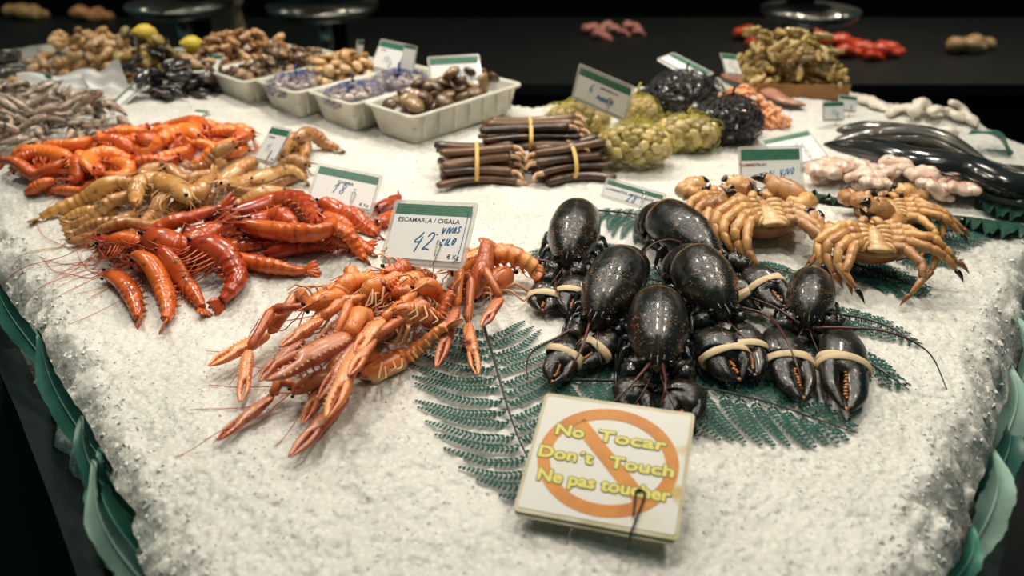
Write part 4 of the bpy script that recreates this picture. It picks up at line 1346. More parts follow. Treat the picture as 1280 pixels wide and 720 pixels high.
# ------------------------------------------------------------------ white trays
def tray(B, yaw, label, L=.31, W=.145, H=.062, fill=.035, z0=None):
    """B: the front corner on the ice; L runs away to the right, W to the left"""
    z0 = TOP+.008 if z0 is None else z0
    a = math.radians(yaw); X = np.array([math.cos(a), math.sin(a)]); Y = np.array([-math.sin(a), math.cos(a)])
    root = thing('white_tray', label, 'tray', (B[0], B[1], z0), 'white trays in a row on the ice')
    root.rotation_euler = (0, 0, a)
    def ring(d, z, r, k=5): return [(x, y, z) for x, y in rrect(L-2*d, W-2*d, r, k, d, d)]
    rings = [ring(.018, 0, .008), ring(.0165, .002, .010), ring(.004, H-.006, .014), ring(.002, H-.004, .015), ring(-.004, H-.004, .018), ring(-.005, H, .018), ring(-.003, H+.0015, .017),
             ring(.004, H+.001, .014), ring(.006, H-.004, .013), ring(.018, .006, .009), ring(.021, .004, .007)]
    n = len(rings[0]); V = [p for r_ in rings for p in r_]
    f = [(i*n+j, i*n+(j+1) % n, (i+1)*n+(j+1) % n, (i+1)*n+j) for i in range(len(rings)-1) for j in range(n)]
    f.append(tuple(range(n-1, -1, -1))); f.append(tuple((len(rings)-1)*n+j for j in range(n)))
    mb = MB(); mb.add(V, f); local(root, 'body', mb, M['white_plastic'], True)
    for k in range(7):
        x = .03+(L-.06)*k/6
        for yy in (.006, W-.006):
            mb = MB(); box(mb, (x-.0012, yy-.0040 if yy < .05 else yy-.001, .012), (x+.0012, yy+.001 if yy < .05 else yy+.0040, H-.008))
            local(root, 'rib', mb, M['white_plastic'])
    # crushed ice inside, and the height map
    dx, dy = GX-B[0], GY-B[1]; u = dx*X[0]+dy*X[1]; v = dx*Y[0]+dy*Y[1]
    ins = (u > .010) & (u < L-.010) & (v > .010) & (v < W-.010)
    rim = (u > -.004) & (u < L+.004) & (v > -.004) & (v < W+.004) & ~ins
    HF[rim] = z0+H
    bul = fill+.018*np.clip(1-((u-L/2)/(L/2))**2, 0, 1)*np.clip(1-((v-W/2)/(W/2))**2, 0, 1)
    HF[ins] = (z0+bul)[ins]
    nx, ny = 26, 14; V = []
    for j in range(ny):
        for i in range(nx):
            x = .010+(L-.020)*i/(nx-1); y = .010+(W-.020)*j/(ny-1)
            z = fill+.018*(1-((x-L/2)/(L/2))**2)*(1-((y-W/2)/(W/2))**2)+rnd.uniform(-.0012, .0006)-.002
            V.append((x, y, z))
    f = [(j*nx+i, j*nx+i+1, (j+1)*nx+i+1, (j+1)*nx+i) for j in range(ny-1) for i in range(nx-1)]
    mb = MB(); mb.add(V, f); local(root, 'ice_lining', mb, M['ice'], True)['kind'] = 'stuff'
    def pt(u_, v_): return (B[0]+X[0]*u_+Y[0]*v_, B[1]+X[1]*u_+Y[1]*v_)
    return root, pt

# ------------------------------------------------------------------ nets
def net_bag(name, c, R, matl, label, group, cells=20, rows=9, thick=.0007, knot=True, yaw=0., lump=.10):
    """a net drawn over a rounded heap: diagonal threads on a bumpy ellipsoid"""
    rx, ry, rz = R; root = thing(name, label, 'net bag', (c[0], c[1], c[2]-rz), group)
    root.rotation_euler = (0, 0, yaw)
    sd = rnd.uniform(0, 50)
    def S(a, t):
        x = math.cos(a)*math.sin(t); y = math.sin(a)*math.sin(t); z = math.cos(t)
        k = 1+lump*(vn(np.array(a*3+sd), np.array(t*3), 1.)-.5)*2
        return np.array([x*rx*k, y*ry*k, rz+z*rz*k])
    mb = MB()
    for sg in (-1, 1):
        for i in range(cells):
            a0 = 2*PI*i/cells; pts = []
            for j in range(rows*2+1):
                t = .12+(PI-.5)*j/(rows*2); a = a0+sg*(j/(rows*2))*PI*.9
                pts.append(S(a, t))
            loft(mb, pts, thick, thick*1.2, (0, 0, 1), 4, cap=False)
    o = local(root, 'netting', mb, matl, True)
    if knot:
        mb = MB(); tube(mb, [S(0, .02), S(0, 0)+[0, 0, .008], S(0, 0)+[.004, .002, .018]], .0035, 8, 7, r1=.0022); local(root, 'knot', mb, matl, True)
    return root

# ------------------------------------------------------------------ whole fish
def fish(pts, wpx_, label, m_body, group, z=.02, flat=.8, tail=True):
    W = world([p for p in pts], z); C = catmull(W[:, :2], 40); d = depth(W[len(W)//2]); r0 = wpx_/F*d/2
    u = np.linspace(0, 1, 40)
    r = np.interp(u, [0, .04, .14, .35, .6, .85, .95, 1], [.12, .45, .82, 1, .78, .30, .16, .12])*r0
    C3 = drape(C, r, 7, .1); T = unit(np.gradient(C3, axis=0)); L = plen(C3)
    base = C3[18]-np.array([0, 0, r0]); root = thing('whole_fish', label, 'fish', base, group)
    mb = MB(); loft(mb, C3, r*flat, r, (0, 0, 1), 18); kid(mb, 'body', m_body, root)
    splat(C3, r*.9)
    if tail:
        mb = MB(); e = C3[-2]; S = np.cross(T[-1], [0, 0, 1.])
        for a in (-24, -8, 8, 24):
            q = math.radians(a); dd = T[-1]*math.cos(q)+S*math.sin(q)
            loft(mb, catmull([e, e+dd*L*.06, e+dd*L*.11], 6), np.array([.1, .1, .08, .06, .05, .02])*r0, np.array([.2, .25, .28, .28, .24, .1])*r0, (0, 0, 1), 6)
        kid(mb, 'tail_fin', m_body, root)
    S = np.cross(T[14], [0, 0, 1.])
    for k, (i, h) in enumerate(((12, .5), (22, .4))):
        V = []; nn = 8
        for q in range(nn):
            j = i+q; hh = r0*h*math.sin(PI*(q+.5)/nn); s_ = np.cross(T[j], [0, 0, 1.]); b = C3[j]+s_*r[j]*.9
            V += [b+[0, 0, .0008], b+s_*hh+[0, 0, .0004], b-[0, 0, .0008], b+s_*hh-[0, 0, .0004]]
        f = []
        for q in range(nn-1):
            a_ = q*4; b_ = a_+4
            f += [(a_, b_, b_+1, a_+1), (a_+2, a_+3, b_+3, b_+2), (a_+1, b_+1, b_+3, a_+3)]
        mb = MB(); mb.add(V, f); kid(mb, 'fin', m_body, root)
    mb = MB(); S = np.cross(T[3], [0, 0, 1.]); p = C3[3]+np.array([0, 0, r[3]*flat*.75])-S*r[3]*.45; ball(mb, p, r0*.12, m=10, n=6); kid(mb, 'eye', M['eye'], root)
    finish(root, base); return root
# ================================================================== camera, light
cam = bpy.data.cameras.new('camera'); cam.sensor_width = 36; cam.lens = 36*F/1280
cam.dof.use_dof = True; cam.dof.focus_distance = 1.0; cam.dof.aperture_fstop = 2.8; cam.dof.aperture_blades = 7
cam.clip_start = .05; cam.clip_end = 40
co = bpy.data.objects.new('camera', cam); COL.objects.link(co); co.location = (0, 0, CAM_Z); co.rotation_euler = (PI/2-PITCH, 0, 0)
SC.camera = co
w = bpy.data.worlds.new('world'); SC.world = w; w.use_nodes = True
w.node_tree.nodes['Background'].inputs[0].default_value = (.30, .85, .80, 1); w.node_tree.nodes['Background'].inputs[1].default_value = .15
vs = SC.view_settings; vs.view_transform = 'Standard'; vs.look = 'None'; vs.gamma = 1; vs.exposure = -1.2; vs.use_curve_mapping = False
def lamp(x, y, z, energy, size, col, tx, ty):
    l = bpy.data.lights.new('lamp', 'AREA'); l.shape = 'DISK'; l.size = size; l.energy = energy; l.color = col; l.spread = math.radians(120)
    o = bpy.data.objects.new('lamp_or_fill', l); COL.objects.link(o); o.location = (x, y, z)
    o.rotation_euler = (Vector((tx, ty, TOP))-Vector((x, y, z))).to_track_quat('-Z', 'Y').to_euler()
WARM = (1., .915, .79)
for x, y, e in ((-.95, 1.75, 9), (-.35, 1.95, 10), (.25, 2.0, 10), (.85, 1.85, 9), (-.55, 1.05, 6.5), (.10, 1.15, 6.5), (.70, 1.05, 6), (-.35, .6, 1.5), (.55, .62, 2.4)):  # last two are added fill, brightening the front of the ice
    lamp(x, y, 2.15, e, .14, WARM, x*.8, y-.25)

# ================================================================== ferns
frond([(603, 400), (614, 440), (625, 480), (640, 530), (660, 575), (700, 640)], 17, ((0, .1, .3, .6, .85, 1), (.02, .05, .085, .09, .06, .02), (.05, .07, .10, .10, .07, .03)), 'large dark fern frond with a black stem beside the round warning sign', u0=.10, ang=(108, 110), curl=-.35, gap=.0044, width=.0062)
frond([(690, 474), (760, 478), (860, 487), (960, 506), (1072, 540)], 19, ((0, .2, .45, .75, 1), (.06, .075, .075, .055, .01), (.06, .085, .085, .06, .01)), 'green fern frond spreading right from under the banded claws', u0=.05, ang=(70, 50))
frond([(1010, 420), (1060, 445), (1100, 466), (1136, 486)], 11, ((0, .5, 1), (.03, .035, .006), (.03, .035, .006)), 'small fern tip to the right of the largest banded claw', u0=.1)
frond([(1010, 392), (1060, 398), (1110, 412), (1150, 432)], 11, ((0, .5, 1), (.03, .03, .006), (.03, .03, .006)), 'narrow fern tip above the largest banded claw', u0=.1)
frond([(742, 262), (790, 270), (840, 283), (900, 300)], 12, ((0, .3, .7, 1), (.015, .03, .03, .02), (.03, .08, .08, .05)), 'fern frond below the lobster price card', u0=.05, ang=(95, 80))
frond([(800, 318), (750, 314), (710, 315), (664, 318)], 10, ((0, .5, 1), (.035, .04, .01), (.035, .04, .012)), 'fern tip poking out left of the rearmost lobster', u0=.1, ang=(35, 28))
frond([(745, 345), (800, 350), (860, 360), (920, 372)], 14, ((0, .5, 1), (.05, .05, .03), (.05, .05, .03)), 'fern frond half hidden between the piled lobsters', u0=.05)
frond([(880, 330), (930, 334), (975, 340), (1010, 348)], 11, ((0, .5, 1), (.03, .035, .008), (.03, .035, .008)), 'fern tip in front of the left crab', u0=.1, ang=(50, 40))
frond([(1040, 320), (1080, 338), (1115, 350), (1160, 362)], 12, ((0, .5, 1), (.045, .05, .01), (.045, .055, .012)), 'fern tip in front of the right crab', u0=.1, ang=(55, 45))
frond([(1080, 300), (1130, 298), (1180, 292), (1238, 284)], 13, ((0, .4, .8, 1), (.05, .06, .04, .008), (.05, .06, .04, .008)), 'fern frond sticking out right of the crabs', u0=.1, ang=(45, 35))
frond([(1120, 325), (1150, 322), (1180, 323), (1205, 327)], 8, ((0, .5, 1), (.03, .03, .006), (.03, .03, .006)), 'short fern tip under the legs of the right crab', u0=.1, ang=(50, 40))

# ================================================================== lobsters
lobster((722, 262), (708, 336), 66, [
    {'p': [(690, 342), (683, 355), (678, 389)], 'w': 38, 'h': [.028, .026, .016], 'q': .50, 's': -1, 'up': (0, -.5, 1)},
    {'p': [(720, 342), (722, 347), (712, 393)], 'w': 44, 'h': [.030, .028, .016], 'q': .50, 's': 1, 'up': (0, -.5, 1)}],
    [[(700, 330, .035), (670, 325, .04), (620, 325, .04), (570, 330, .035)], [(703, 332, .03), (694, 350, .03), (698, 370, .035), (705, 380, .03)]],
    'rearmost left lobster with two small banded claws beside the langoustines', zr=.046, zh=.036, legs=(1, 1))
lobster((830, 264), (896, 338), 68, [
    {'p': [(925, 330), (935, 335), (982, 384)], 'w': 42, 'h': [.05, .048, .036], 'q': .45, 's': 1, 'up': (-.2, -.5, 1)},
    {'p': [(905, 345), (918, 352), (952, 388)], 'w': 32, 'h': [.045, .040, .020], 'q': .42, 's': 1, 'up': (-.2, -.5, 1)}],
    [[(880, 318, .05), (840, 300, .07), (810, 310, .07), (806, 335, .05), (815, 350, .03)], [(880, 300, .055), (920, 330, .05), (960, 350, .055), (990, 355, .05)]],
    'lobster behind the others with pale shell line, its head towards the right crab', zr=.050, zh=.045, legs=(1, 1))
lobster((868, 322), (905, 402), 76, [
    {'p': [(880, 398), (884, 412), (925, 476)], 'w': 58, 'h': [.040, .034, .018], 'q': .52, 's': 1, 'up': (0, -.6, 1)},
    {'p': [(920, 395), (927, 405), (944, 470)], 'w': 44, 'h': [.042, .036, .022], 'q': .48, 's': -1, 'up': (0, -.6, 1)}],
    [[(905, 380, .05), (960, 395, .05), (985, 430, .06), (1000, 470, .05), (1003, 500, .03)], [(880, 350, .06), (860, 335, .065), (835, 340, .05), (820, 352, .04)]],
    'middle lobster of the pile holding two crossed claws under one tan band', zr=.060, zh=.046, legs=(0, 1))
lobster((778, 322), (742, 414), 74, [
    {'p': [(722, 412), (715, 424), (690, 478)], 'w': 42, 'h': [.032, .028, .016], 'q': .38, 's': 1, 'up': (0, -.6, 1)},
    {'p': [(778, 408), (770, 420), (724, 454)], 'w': 36, 'h': [.030, .028, .018], 'q': .50, 's': -1, 'up': (0, -.6, 1)}],
    [[(733, 400, .04), (700, 420, .035), (665, 440, .025), (658, 465, .012), (664, 482, .006)], [(737, 405, .045), (725, 440, .04), (705, 475, .02)]],
    'left front lobster with one banded claw pointing left and one folded in front', zr=.050, zh=.036)
lobster((822, 374), (820, 468), 78, [
    {'p': [(790, 462), (786, 474), (800, 520)], 'w': 50, 'h': [.03, .026, .018], 'q': .5, 's': -1, 'band': 0},
    {'p': [(852, 466), (856, 478), (850, 530)], 'w': 58, 'h': [.03, .026, .018], 'q': .5, 's': 1, 'band': 0}],
    [[(812, 455, .05), (790, 480, .05), (770, 500, .04), (745, 520, .03)], [(828, 455, .05), (832, 480, .06), (826, 505, .05)]],
    'front centre lobster whose claws vanish behind the round warning sign', zr=.050, zh=.038)
lobster((1014, 345), (1008, 412), 60, [
    {'p': [(985, 405), (968, 412), (1005, 499)], 'w': 56, 'h': [.030, .026, .014], 'q': .48, 's': 1, 'up': (0, -.6, 1)},
    {'p': [(1040, 405), (1052, 412), (1058, 513)], 'w': 62, 'h': [.030, .028, .014], 'q': .46, 's': -1, 'up': (0, -.6, 1)}],
    [[(1012, 410, .035), (1060, 410, .05), (1110, 415, .06), (1160, 440, .045), (1184, 487, .006)], [(1000, 405, .04), (970, 385, .05), (940, 372, .055)]],
    'right lobster lying apart with two large spread claws and a long arched feeler', zr=.042, zh=.034, legs=(1, 1))

# ================================================================== crabs
crab((906, 256), .036, 104, 12, [
    {'loc': [(-.26, .16, .05), (-.46, .24, .08), (-.40, .36, .06), (-.04, .40, .06)], 'w': .24, 's': -1},
    {'loc': [(.26, .16, .05), (.42, .24, .05), (.42, .34, .05), (.12, .42, .04)], 'w': .22}], auto_legs(.02, ((1, 0), (1, 1))),
    'rearmost left crab, half covered by the one in front of it')
crab((955, 270), .050, 130, 4, [
    {'p': [(985, 258, .055), (1010, 256, .055), (1007, 246, .060), (938, 223, .070)], 'w': 31, 's': 1, 'up': (0, -.9, .6)},
    {'p': [(918, 262, .05), (890, 280, .03), (878, 268, .035), (922, 241, .07)], 'w': 28, 's': -1, 'up': (0, -.9, .6)}],
    auto_legs(.02, ((1, 0),), 'fold', 'fold', .06),
    'left crab with a large dark tipped claw raised before the red lettered card')
crab((1112, 266), .040, 108, -6, [
    {'loc': [(-.26, .16, .05), (-.50, .16, .10), (-.48, .0, .14), (-.20, -.02, .24)], 'w': .22, 's': -1},
    {'loc': [(.26, .16, .05), (.42, .24, .05), (.36, .34, .06), (.08, .38, .08)], 'w': .22}], auto_legs(.02, ((-1, 0), (-1, 1)), 'fold', 'spread'),
    'rearmost right crab with one pale leg standing up')
crab((1090, 302), .050, 128, -8, [
    {'p': [(1058, 292, .05), (1030, 288, .045), (1010, 292, .04), (1022, 262, .07)], 'w': 28, 's': 1, 'up': (0, -.9, .6)},
    {'p': [(1108, 287, .06), (1124, 276, .06), (1118, 266, .07), (1074, 256, .085)], 'w': 26, 's': 1, 'up': (0, -.9, .6)}],
    auto_legs(.02, (), 'fold', 'spread', .06),
    'right crab with jointed legs stretched to both sides over the ferns')

# ================================================================== langoustines
CAP[0] = .06
langoustine([(560, 340), (610, 342), (640, 330)], 15, [], 'langoustine buried deepest under the price card', roll=80)
langoustine([(683, 335), (650, 330), (615, 322), (585, 322), (562, 330)], 17, [([(575, 345), (570, 380), (545, 453)], 15, .02), ([(590, 360), (584, 398), (597, 462)], 14, .01)], 'langoustine whose fat orange tail points right towards the lobsters', roll=75)
langoustine([(610, 318), (606, 335), (598, 352), (590, 365)], 13, [([(606, 345), (626, 366), (601, 400)], 12, .03)], 'langoustine curled beside the right edge of its price card', roll=70)
langoustine([(575, 415), (545, 420), (510, 428), (470, 445), (448, 452)], 14, [([(436, 462), (432, 492), (360, 566)], 19, .004), ([(430, 440), (408, 458), (376, 522)], 15, .006)], 'langoustine in front with its lowest claw reaching furthest down the ice', roll=40, side=-1)
langoustine([(470, 440), (430, 456), (395, 470), (362, 480)], 12, [([(352, 484), (340, 493), (268, 543)], 15, .002)], 'langoustine underneath with one dull red claw stretched to the lower left', roll=40)
langoustine([(520, 315), (500, 330), (470, 345), (440, 360)], 14, [([(440, 350), (440, 362), (372, 384)], 18, .022), ([(415, 385), (376, 418), (322, 470)], 16, .02)], 'langoustine at the upper left of the heap', roll=50)
langoustine([(545, 340), (520, 355), (500, 375), (476, 398), (460, 412)], 15, [([(452, 395), (437, 428), (331, 478)], 25, .035), ([(476, 410), (450, 440), (407, 519)], 21, .032)], 'langoustine on top with the two thickest pale edged claws', roll=60, side=-1)
langoustine([(470, 350), (445, 368), (415, 390), (385, 405)], 13, [([(376, 380), (334, 414), (259, 451)], 18, .012), ([(345, 410), (312, 446), (299, 495)], 15, .006)], 'langoustine at the far left with a pointed claw over the bare ice', roll=45)
langoustine([(539, 338), (520, 352), (500, 368), (484, 384)], 16, [([(505, 372), (524, 368), (488, 414)], 17, .03)], 'langoustine showing a bare ribbed orange tail under the card', roll=80)
langoustine([(575, 372), (545, 390), (520, 408), (495, 425)], 13, [([(500, 432), (470, 450), (440, 500)], 14, .01)], 'langoustine at the lower right with its legs in the open', roll=30, side=-1)

for a, b, c_, lb in (((520, 330), (480, 352), [([(465, 365), (440, 385), (392, 428)], 15, .02)], 'langoustine whose claw lies between the two thickest claws and the far left ones'), ((560, 350), (520, 385), [([(505, 400), (480, 420), (446, 462)], 15, .022)], 'langoustine in the middle right of the heap under the ribbed tail'),
                     ((500, 360), (455, 385), [([(430, 400), (405, 420), (352, 452)], 15, .015), ([(440, 398), (420, 432), (385, 470)], 14, .015)], 'langoustine low in the centre left of the heap'), ((535, 400), (490, 418), [([(470, 435), (450, 460), (398, 508)], 13, .01)], 'langoustine low in the front of the heap, mostly covered')):
    langoustine([a, ((a[0]*2+b[0])/3+3, (a[1]*2+b[1])/3+4), ((a[0]+b[0]*2)/3+3, (a[1]+b[1]*2)/3+3), b], 13, c_, lb, roll=rnd.uniform(30, 80), side=rnd.choice((-1, 1)))

# ================================================================== red prawns
RP = 'deep red prawn lying loose in the pile of red prawns'
G = 'red prawns in the heap'
CAP[0] = .042
reds = [
 ([(375, 247), (350, 252), (319, 262), (287, 268), (256, 280)], 10, None, RP),
 ([(340, 300), (300, 306), (262, 312), (225, 316)], 11, None, RP), ([(430, 300), (400, 306), (365, 312), (330, 318)], 11, None, RP), ([(270, 300), (232, 304), (196, 312), (160, 322)], 11, None, RP),
 ([(400, 285), (370, 288), (340, 292), (305, 298)], 10, None, RP), ([(330, 285), (295, 284), (262, 290), (228, 298)], 11, None, RP), ([(250, 330), (224, 336), (196, 336), (166, 330)], 10, None, RP),
 ([(445, 290), (430, 282), (412, 276), (392, 270)], 10, None, RP), ([(470, 312), (450, 306), (430, 304), (408, 306)], 9, None, RP), ([(180, 306), (160, 300), (140, 304), (120, 312)], 9, None, RP),
 ([(478, 292), (459, 284), (428, 273), (397, 264)], 11, None, 'red prawn stretched straight below the GAMBA card'),
 ([(469, 303), (447, 298), (425, 289), (400, 279)], 10, None, RP),
 ([(462, 322), (445, 312), (425, 306), (405, 300)], 9, None, RP),
 ([(500, 238), (494, 248), (484, 256), (470, 262)], 9, None, 'small bright red prawn right of the GAMBA card'),
 ([(510, 262), (496, 268), (482, 276), (470, 280)], 9, None, RP),
 ([(300, 268), (278, 272), (240, 288), (194, 300), (156, 312), (122, 312)], 12, 1, 'longest red prawn, lying along the back left of the pile'),
 ([(381, 298), (366, 292), (341, 284), (312, 290)], 12, None, RP),
 ([(405, 300), (387, 279), (378, 262), (360, 256)], 10, None, RP),
 ([(405, 312), (394, 294), (380, 276), (350, 265), (319, 270), (290, 280)], 12, None, 'red prawn arched high like a bow in the middle of the pile'),
 ([(398, 326), (375, 336), (344, 334), (312, 328), (275, 320)], 12, 1, 'dark streaked red prawn lowest on the right of the pile'),
 ([(410, 292), (417, 304), (402, 314), (372, 314), (335, 304), (298, 302)], 14, None, 'dark backed red prawn curling its tail up under the arched one'),
 ([(204, 337), (190, 326), (165, 318), (135, 322)], 10, None, RP),
 ([(297, 298), (272, 308), (254, 320), (232, 328), (205, 324), (184, 320)], 17, -1, 'fattest red prawn with its thick head at the left'),
 ([(263, 384), (284, 370), (296, 352), (284, 336), (262, 330), (240, 330)], 15, None, 'red prawn bent into a hook at the front of the pile'),
 ([(256, 388), (246, 372), (232, 356), (214, 342), (200, 336)], 11, None, 'thin bodied red prawn with feathery legs left of the hooked one'),
 ([(198, 408), (210, 388), (206, 364), (194, 348), (170, 338)], 13, 1, 'red prawn hanging furthest forward, tail towards the viewer'),
 ([(172, 402), (170, 380), (160, 360), (148, 348), (128, 342)], 12, 1, 'leftmost red prawn of the front pair with tails pointing down'),
]
for p, r, s, lb in reds: shrimp('red_prawn', p, r, M['red_prawn'], M['red_leg'], lb, G, 'prawn', rnd.uniform(20, 50), s, 2, 1.1)

# ================================================================== orange prawns (left, blurred)
G = 'orange prawns in the heap'; OL = 'small bright orange cooked prawn in the blurred heap at the left'
CAP[0] = .034
fill = pts_in([(40, 205), (110, 185), (200, 175), (290, 165), (310, 190), (250, 205), (180, 222), (110, 232), (40, 225)], 26)
for x, y in fill:
    a = rnd.uniform(-.5, .5)+PI*(rnd.random() < .5); l = .04; b = rnd.uniform(-.012, .012)
    c, s = math.cos(a), math.sin(a)
    wp = [(x-c*l-s*b, y-s*l+c*b, 0), (x-c*l*.3+s*b, y-s*l*.3-c*b, 0), (x+c*l*.4+s*b, y+s*l*.4-c*b, 0), (x+c*l-s*b, y+s*l+c*b, 0)]
    shrimp('orange_prawn', None, 8.5, M['orange_prawn'], M['orange_leg'], OL, G, 'prawn', rnd.uniform(15, 60), None, 1, .0, wpts=wp)
oranges = [
 ([(34, 204), (59, 207), (82, 210), (98, 216)], 9, OL), ([(46, 196), (72, 197), (98, 194), (122, 187)], 9, OL), ([(125, 182), (148, 179), (171, 176), (190, 172)], 9, OL),
 ([(194, 169), (217, 167), (243, 170), (262, 178)], 10, OL), ([(177, 192), (203, 188), (230, 179), (252, 184)], 10, OL), ([(174, 201), (203, 200), (230, 193), (250, 190)], 10, OL),
 ([(226, 160), (249, 161), (272, 164), (292, 172)], 9, OL), ([(233, 192), (262, 193), (289, 191), (310, 184)], 9, OL), ([(276, 187), (296, 189), (316, 180)], 8, OL),
 ([(289, 173), (305, 176), (318, 182)], 8, OL), ([(249, 154), (245, 164), (250, 175), (262, 180)], 8, 'orange prawn bent upright at the back of the orange heap'),
 ([(230, 203), (259, 201), (284, 197), (300, 190)], 9, OL), ([(157, 220), (184, 216), (210, 210), (228, 206)], 10, OL), ([(146, 234), (164, 229), (186, 229), (204, 225)], 9, OL),
 ([(102, 224), (124, 233), (144, 240), (150, 246)], 9, OL), ([(56, 234), (72, 236), (98, 240), (126, 243)], 8, OL), ([(28, 236), (44, 237), (58, 234), (70, 230)], 8, OL),
 ([(92, 210), (100, 218), (98, 228), (85, 233)], 9, OL), ([(2, 213), (20, 216), (48, 222), (70, 224), (90, 216)], 10, 'longest orange prawn at the far left end of its heap'),
 ([(8, 208), (30, 204), (55, 206), (80, 206)], 9, OL), ([(178, 210), (150, 203), (124, 208), (115, 222), (122, 232)], 10, 'orange prawn curled like a C in the middle of its heap'),
 ([(131, 216), (146, 216), (164, 226), (154, 238), (134, 234)], 10, 'orange prawn rolled up tight in front of the C shaped one'),
]
for p, r, lb in oranges: shrimp('orange_prawn', p, r, M['orange_prawn'], M['orange_leg'], lb, G, 'prawn', rnd.uniform(15, 55), None, 1, .5)

# ================================================================== tan prawns
G = 'tan striped prawns in the heap'; TL = 'tan striped raw prawn among its likes in the pale heap'
CAP[0] = .036
tans = [
 ([(131, 255), (151, 246), (184, 238), (205, 230)], 10, TL), ([(230, 212), (262, 210), (297, 198)], 10, TL), ([(203, 262), (240, 250), (270, 246)], 10, TL),
 ([(243, 265), (279, 258), (315, 255), (361, 251)], 9, 'long thin tan prawn pointing at the red pile'), ([(348, 205), (364, 204), (384, 210)], 10, TL),
 ([(34, 273), (66, 264), (98, 254), (131, 251), (168, 240)], 9.5, 'tan prawn sticking out furthest left with its dark tail on bare ice'), ([(72, 270), (102, 263), (130, 263), (150, 262)], 8, TL),
 ([(76, 279), (115, 273), (148, 262), (176, 246)], 9.5, TL), ([(180, 300), (150, 292), (115, 296), (84, 300)], 8, TL), ([(80, 292), (115, 284), (148, 279), (172, 268)], 11, 'fat tan prawn at the lower left of the pale heap'),
 ([(105, 302), (148, 292), (184, 285), (220, 272)], 9, 'straw coloured prawn lowest in the pale heap'), ([(164, 284), (184, 272), (204, 262), (216, 256)], 8, TL),
 ([(354, 212), (330, 220), (305, 232), (275, 247)], 10.5, 'orange tinted prawn lying slantwise before the small leaning card'), ([(384, 214), (354, 226), (322, 238), (285, 250)], 9, TL), ([(388, 226), (365, 222), (335, 232), (315, 240)], 8, TL),
 ([(318, 195), (314, 206), (296, 220), (272, 236)], 13, 'thick tan prawn just left of the small leaning card'), ([(282, 212), (256, 222), (232, 229), (212, 220)], 11, TL), ([(210, 222), (199, 224), (188, 232), (186, 242)], 9, TL),
 ([(276, 228), (263, 240), (246, 256), (222, 252), (200, 240)], 13, 'tan prawn bent like a U in the centre of the pale heap'), ([(171, 276), (176, 252), (197, 243), (222, 252), (240, 266)], 12, 'tan prawn arched over with its belly to the viewer'),
 ([(384, 200), (378, 182), (366, 178), (354, 184), (350, 200)], 11, 'tan prawn hooped right behind the small leaning card'), ([(430, 184), (410, 181), (392, 180), (372, 188)], 8.5, 'orange tailed prawn lying far right of the pale heap'),
]
for p, r, lb in tans: shrimp('tan_prawn', p, r, M['tan_prawn'], M['tan_leg'], lb, G, 'prawn', rnd.uniform(20, 60), None, 1, .7)

CAP[0] = .07
# ================================================================== grey shrimps at the far left
def small_shrimp_protos(m):
    out = []
    for k in range(5):
        th = (.3, .7, 1.1, 1.5, -.4)[k]; n = 16; u = np.linspace(0, 1, n)
        a = np.cumsum(np.full(n, th/n)); C = np.c_[np.cumsum(np.cos(a-th/2))/n*.06-.03, np.cumsum(np.sin(a-th/2))/n*.06, 0*u]; C[:, 1] -= C[:, 1].mean()
        r = np.interp(u, [0, .1, .35, .6, .9, 1], [.15, .35, .7, 1, .8, .15])*.0068*(1+.08*((u*8) % 1))
        a_ = MB(); loft(a_, C, r, r*1.05, (0, 1, 0), 8)
        for g in range(5):
            i = 8+g; tube(a_, [C[i], C[i]+[.004, -.008, -.001], C[i]+[.010, -.012, -.003]], .0007, 4, 4)
        out.append([('body', a_.mesh('grey_shrimp', m))])
    return out
gp = small_shrimp_protos(M['grey_shrimp'])
scatter([(-60, 140), (60, 128), (200, 140), (212, 156), (150, 174), (60, 190), (-20, 205), (-90, 200)], 190, gp, (.03, .011, .007), 'grey_shrimp', 'small pinkish grey raw shrimp in the blurred heap at the far left', 'shrimp', 'grey shrimps in the heap', scale=(.9, 1.35), rolls=.8, top=.05)

# ================================================================== mussels
mp = mussel_protos(M['mussel'], .026)
scatter([(166, 128), (190, 108), (240, 92), (290, 88), (300, 98), (270, 122), (210, 134)], 80, mp, (.025, .014, .010), 'mussel', 'glossy black mussel in the loose heap behind the small card', 'mussel', 'loose mussels in the heap', rolls=.9, top=.06)

# ================================================================== trays
trays = []
TB = [((308, 128), 'leftmost white tray, heaped with orange brown shellfish'), ((352, 136), 'second white tray from the left, of tiny dark clams'), ((392, 146), 'middle white tray of cream clams'),
      ((446, 160), 'white tray of clams in blue nets'), ((519, 186), 'largest looking white tray nearest the viewer, of big brown clams')]
tr = {}
p5 = P(519, 186, TOP+.008)[:2]
dirAB = unit(P(443, 141, TOP+.07)[:2]-P(517, 156, TOP+.07)[:2])
for i, (q, lb) in enumerate(TB):
    k = 4-i
    b = p5+dirAB*.150*k*.98+np.array([-.004, .006])*k*(k > 0)
    tr[i] = tray(b, 48, lb, L=.31 if i == 4 else .29, W=.146, fill=.034)
ct = clam_protos(M['clam_brown'], .019, .0155, .0085); cs = clam_protos(M['clam_small'], .011, .009, .005); cc = clam_protos(M['clam_tan'], .0135, .011, .007)
cg = clam_protos(M['clam_grey'], .013, .0105, .006); lo = lump_protos(M['clam_orange'], .016, .0085)
def in_tray(i, n, u0=.02, u1=.27, v0=.02, v1=.126, heap=0.):
    pt = tr[i][1]; out = []
    for k in range(n):
        if heap and rnd.random() < heap: u = rnd.gauss((u0+u1)/2, (u1-u0)/6); v = rnd.gauss((v0+v1)/2, (v1-v0)/6)
        else: u = rnd.uniform(u0, u1); v = rnd.uniform(v0, v1)
        out.append(pt(min(max(u, u0), u1), min(max(v, v0), v1)))
    return out
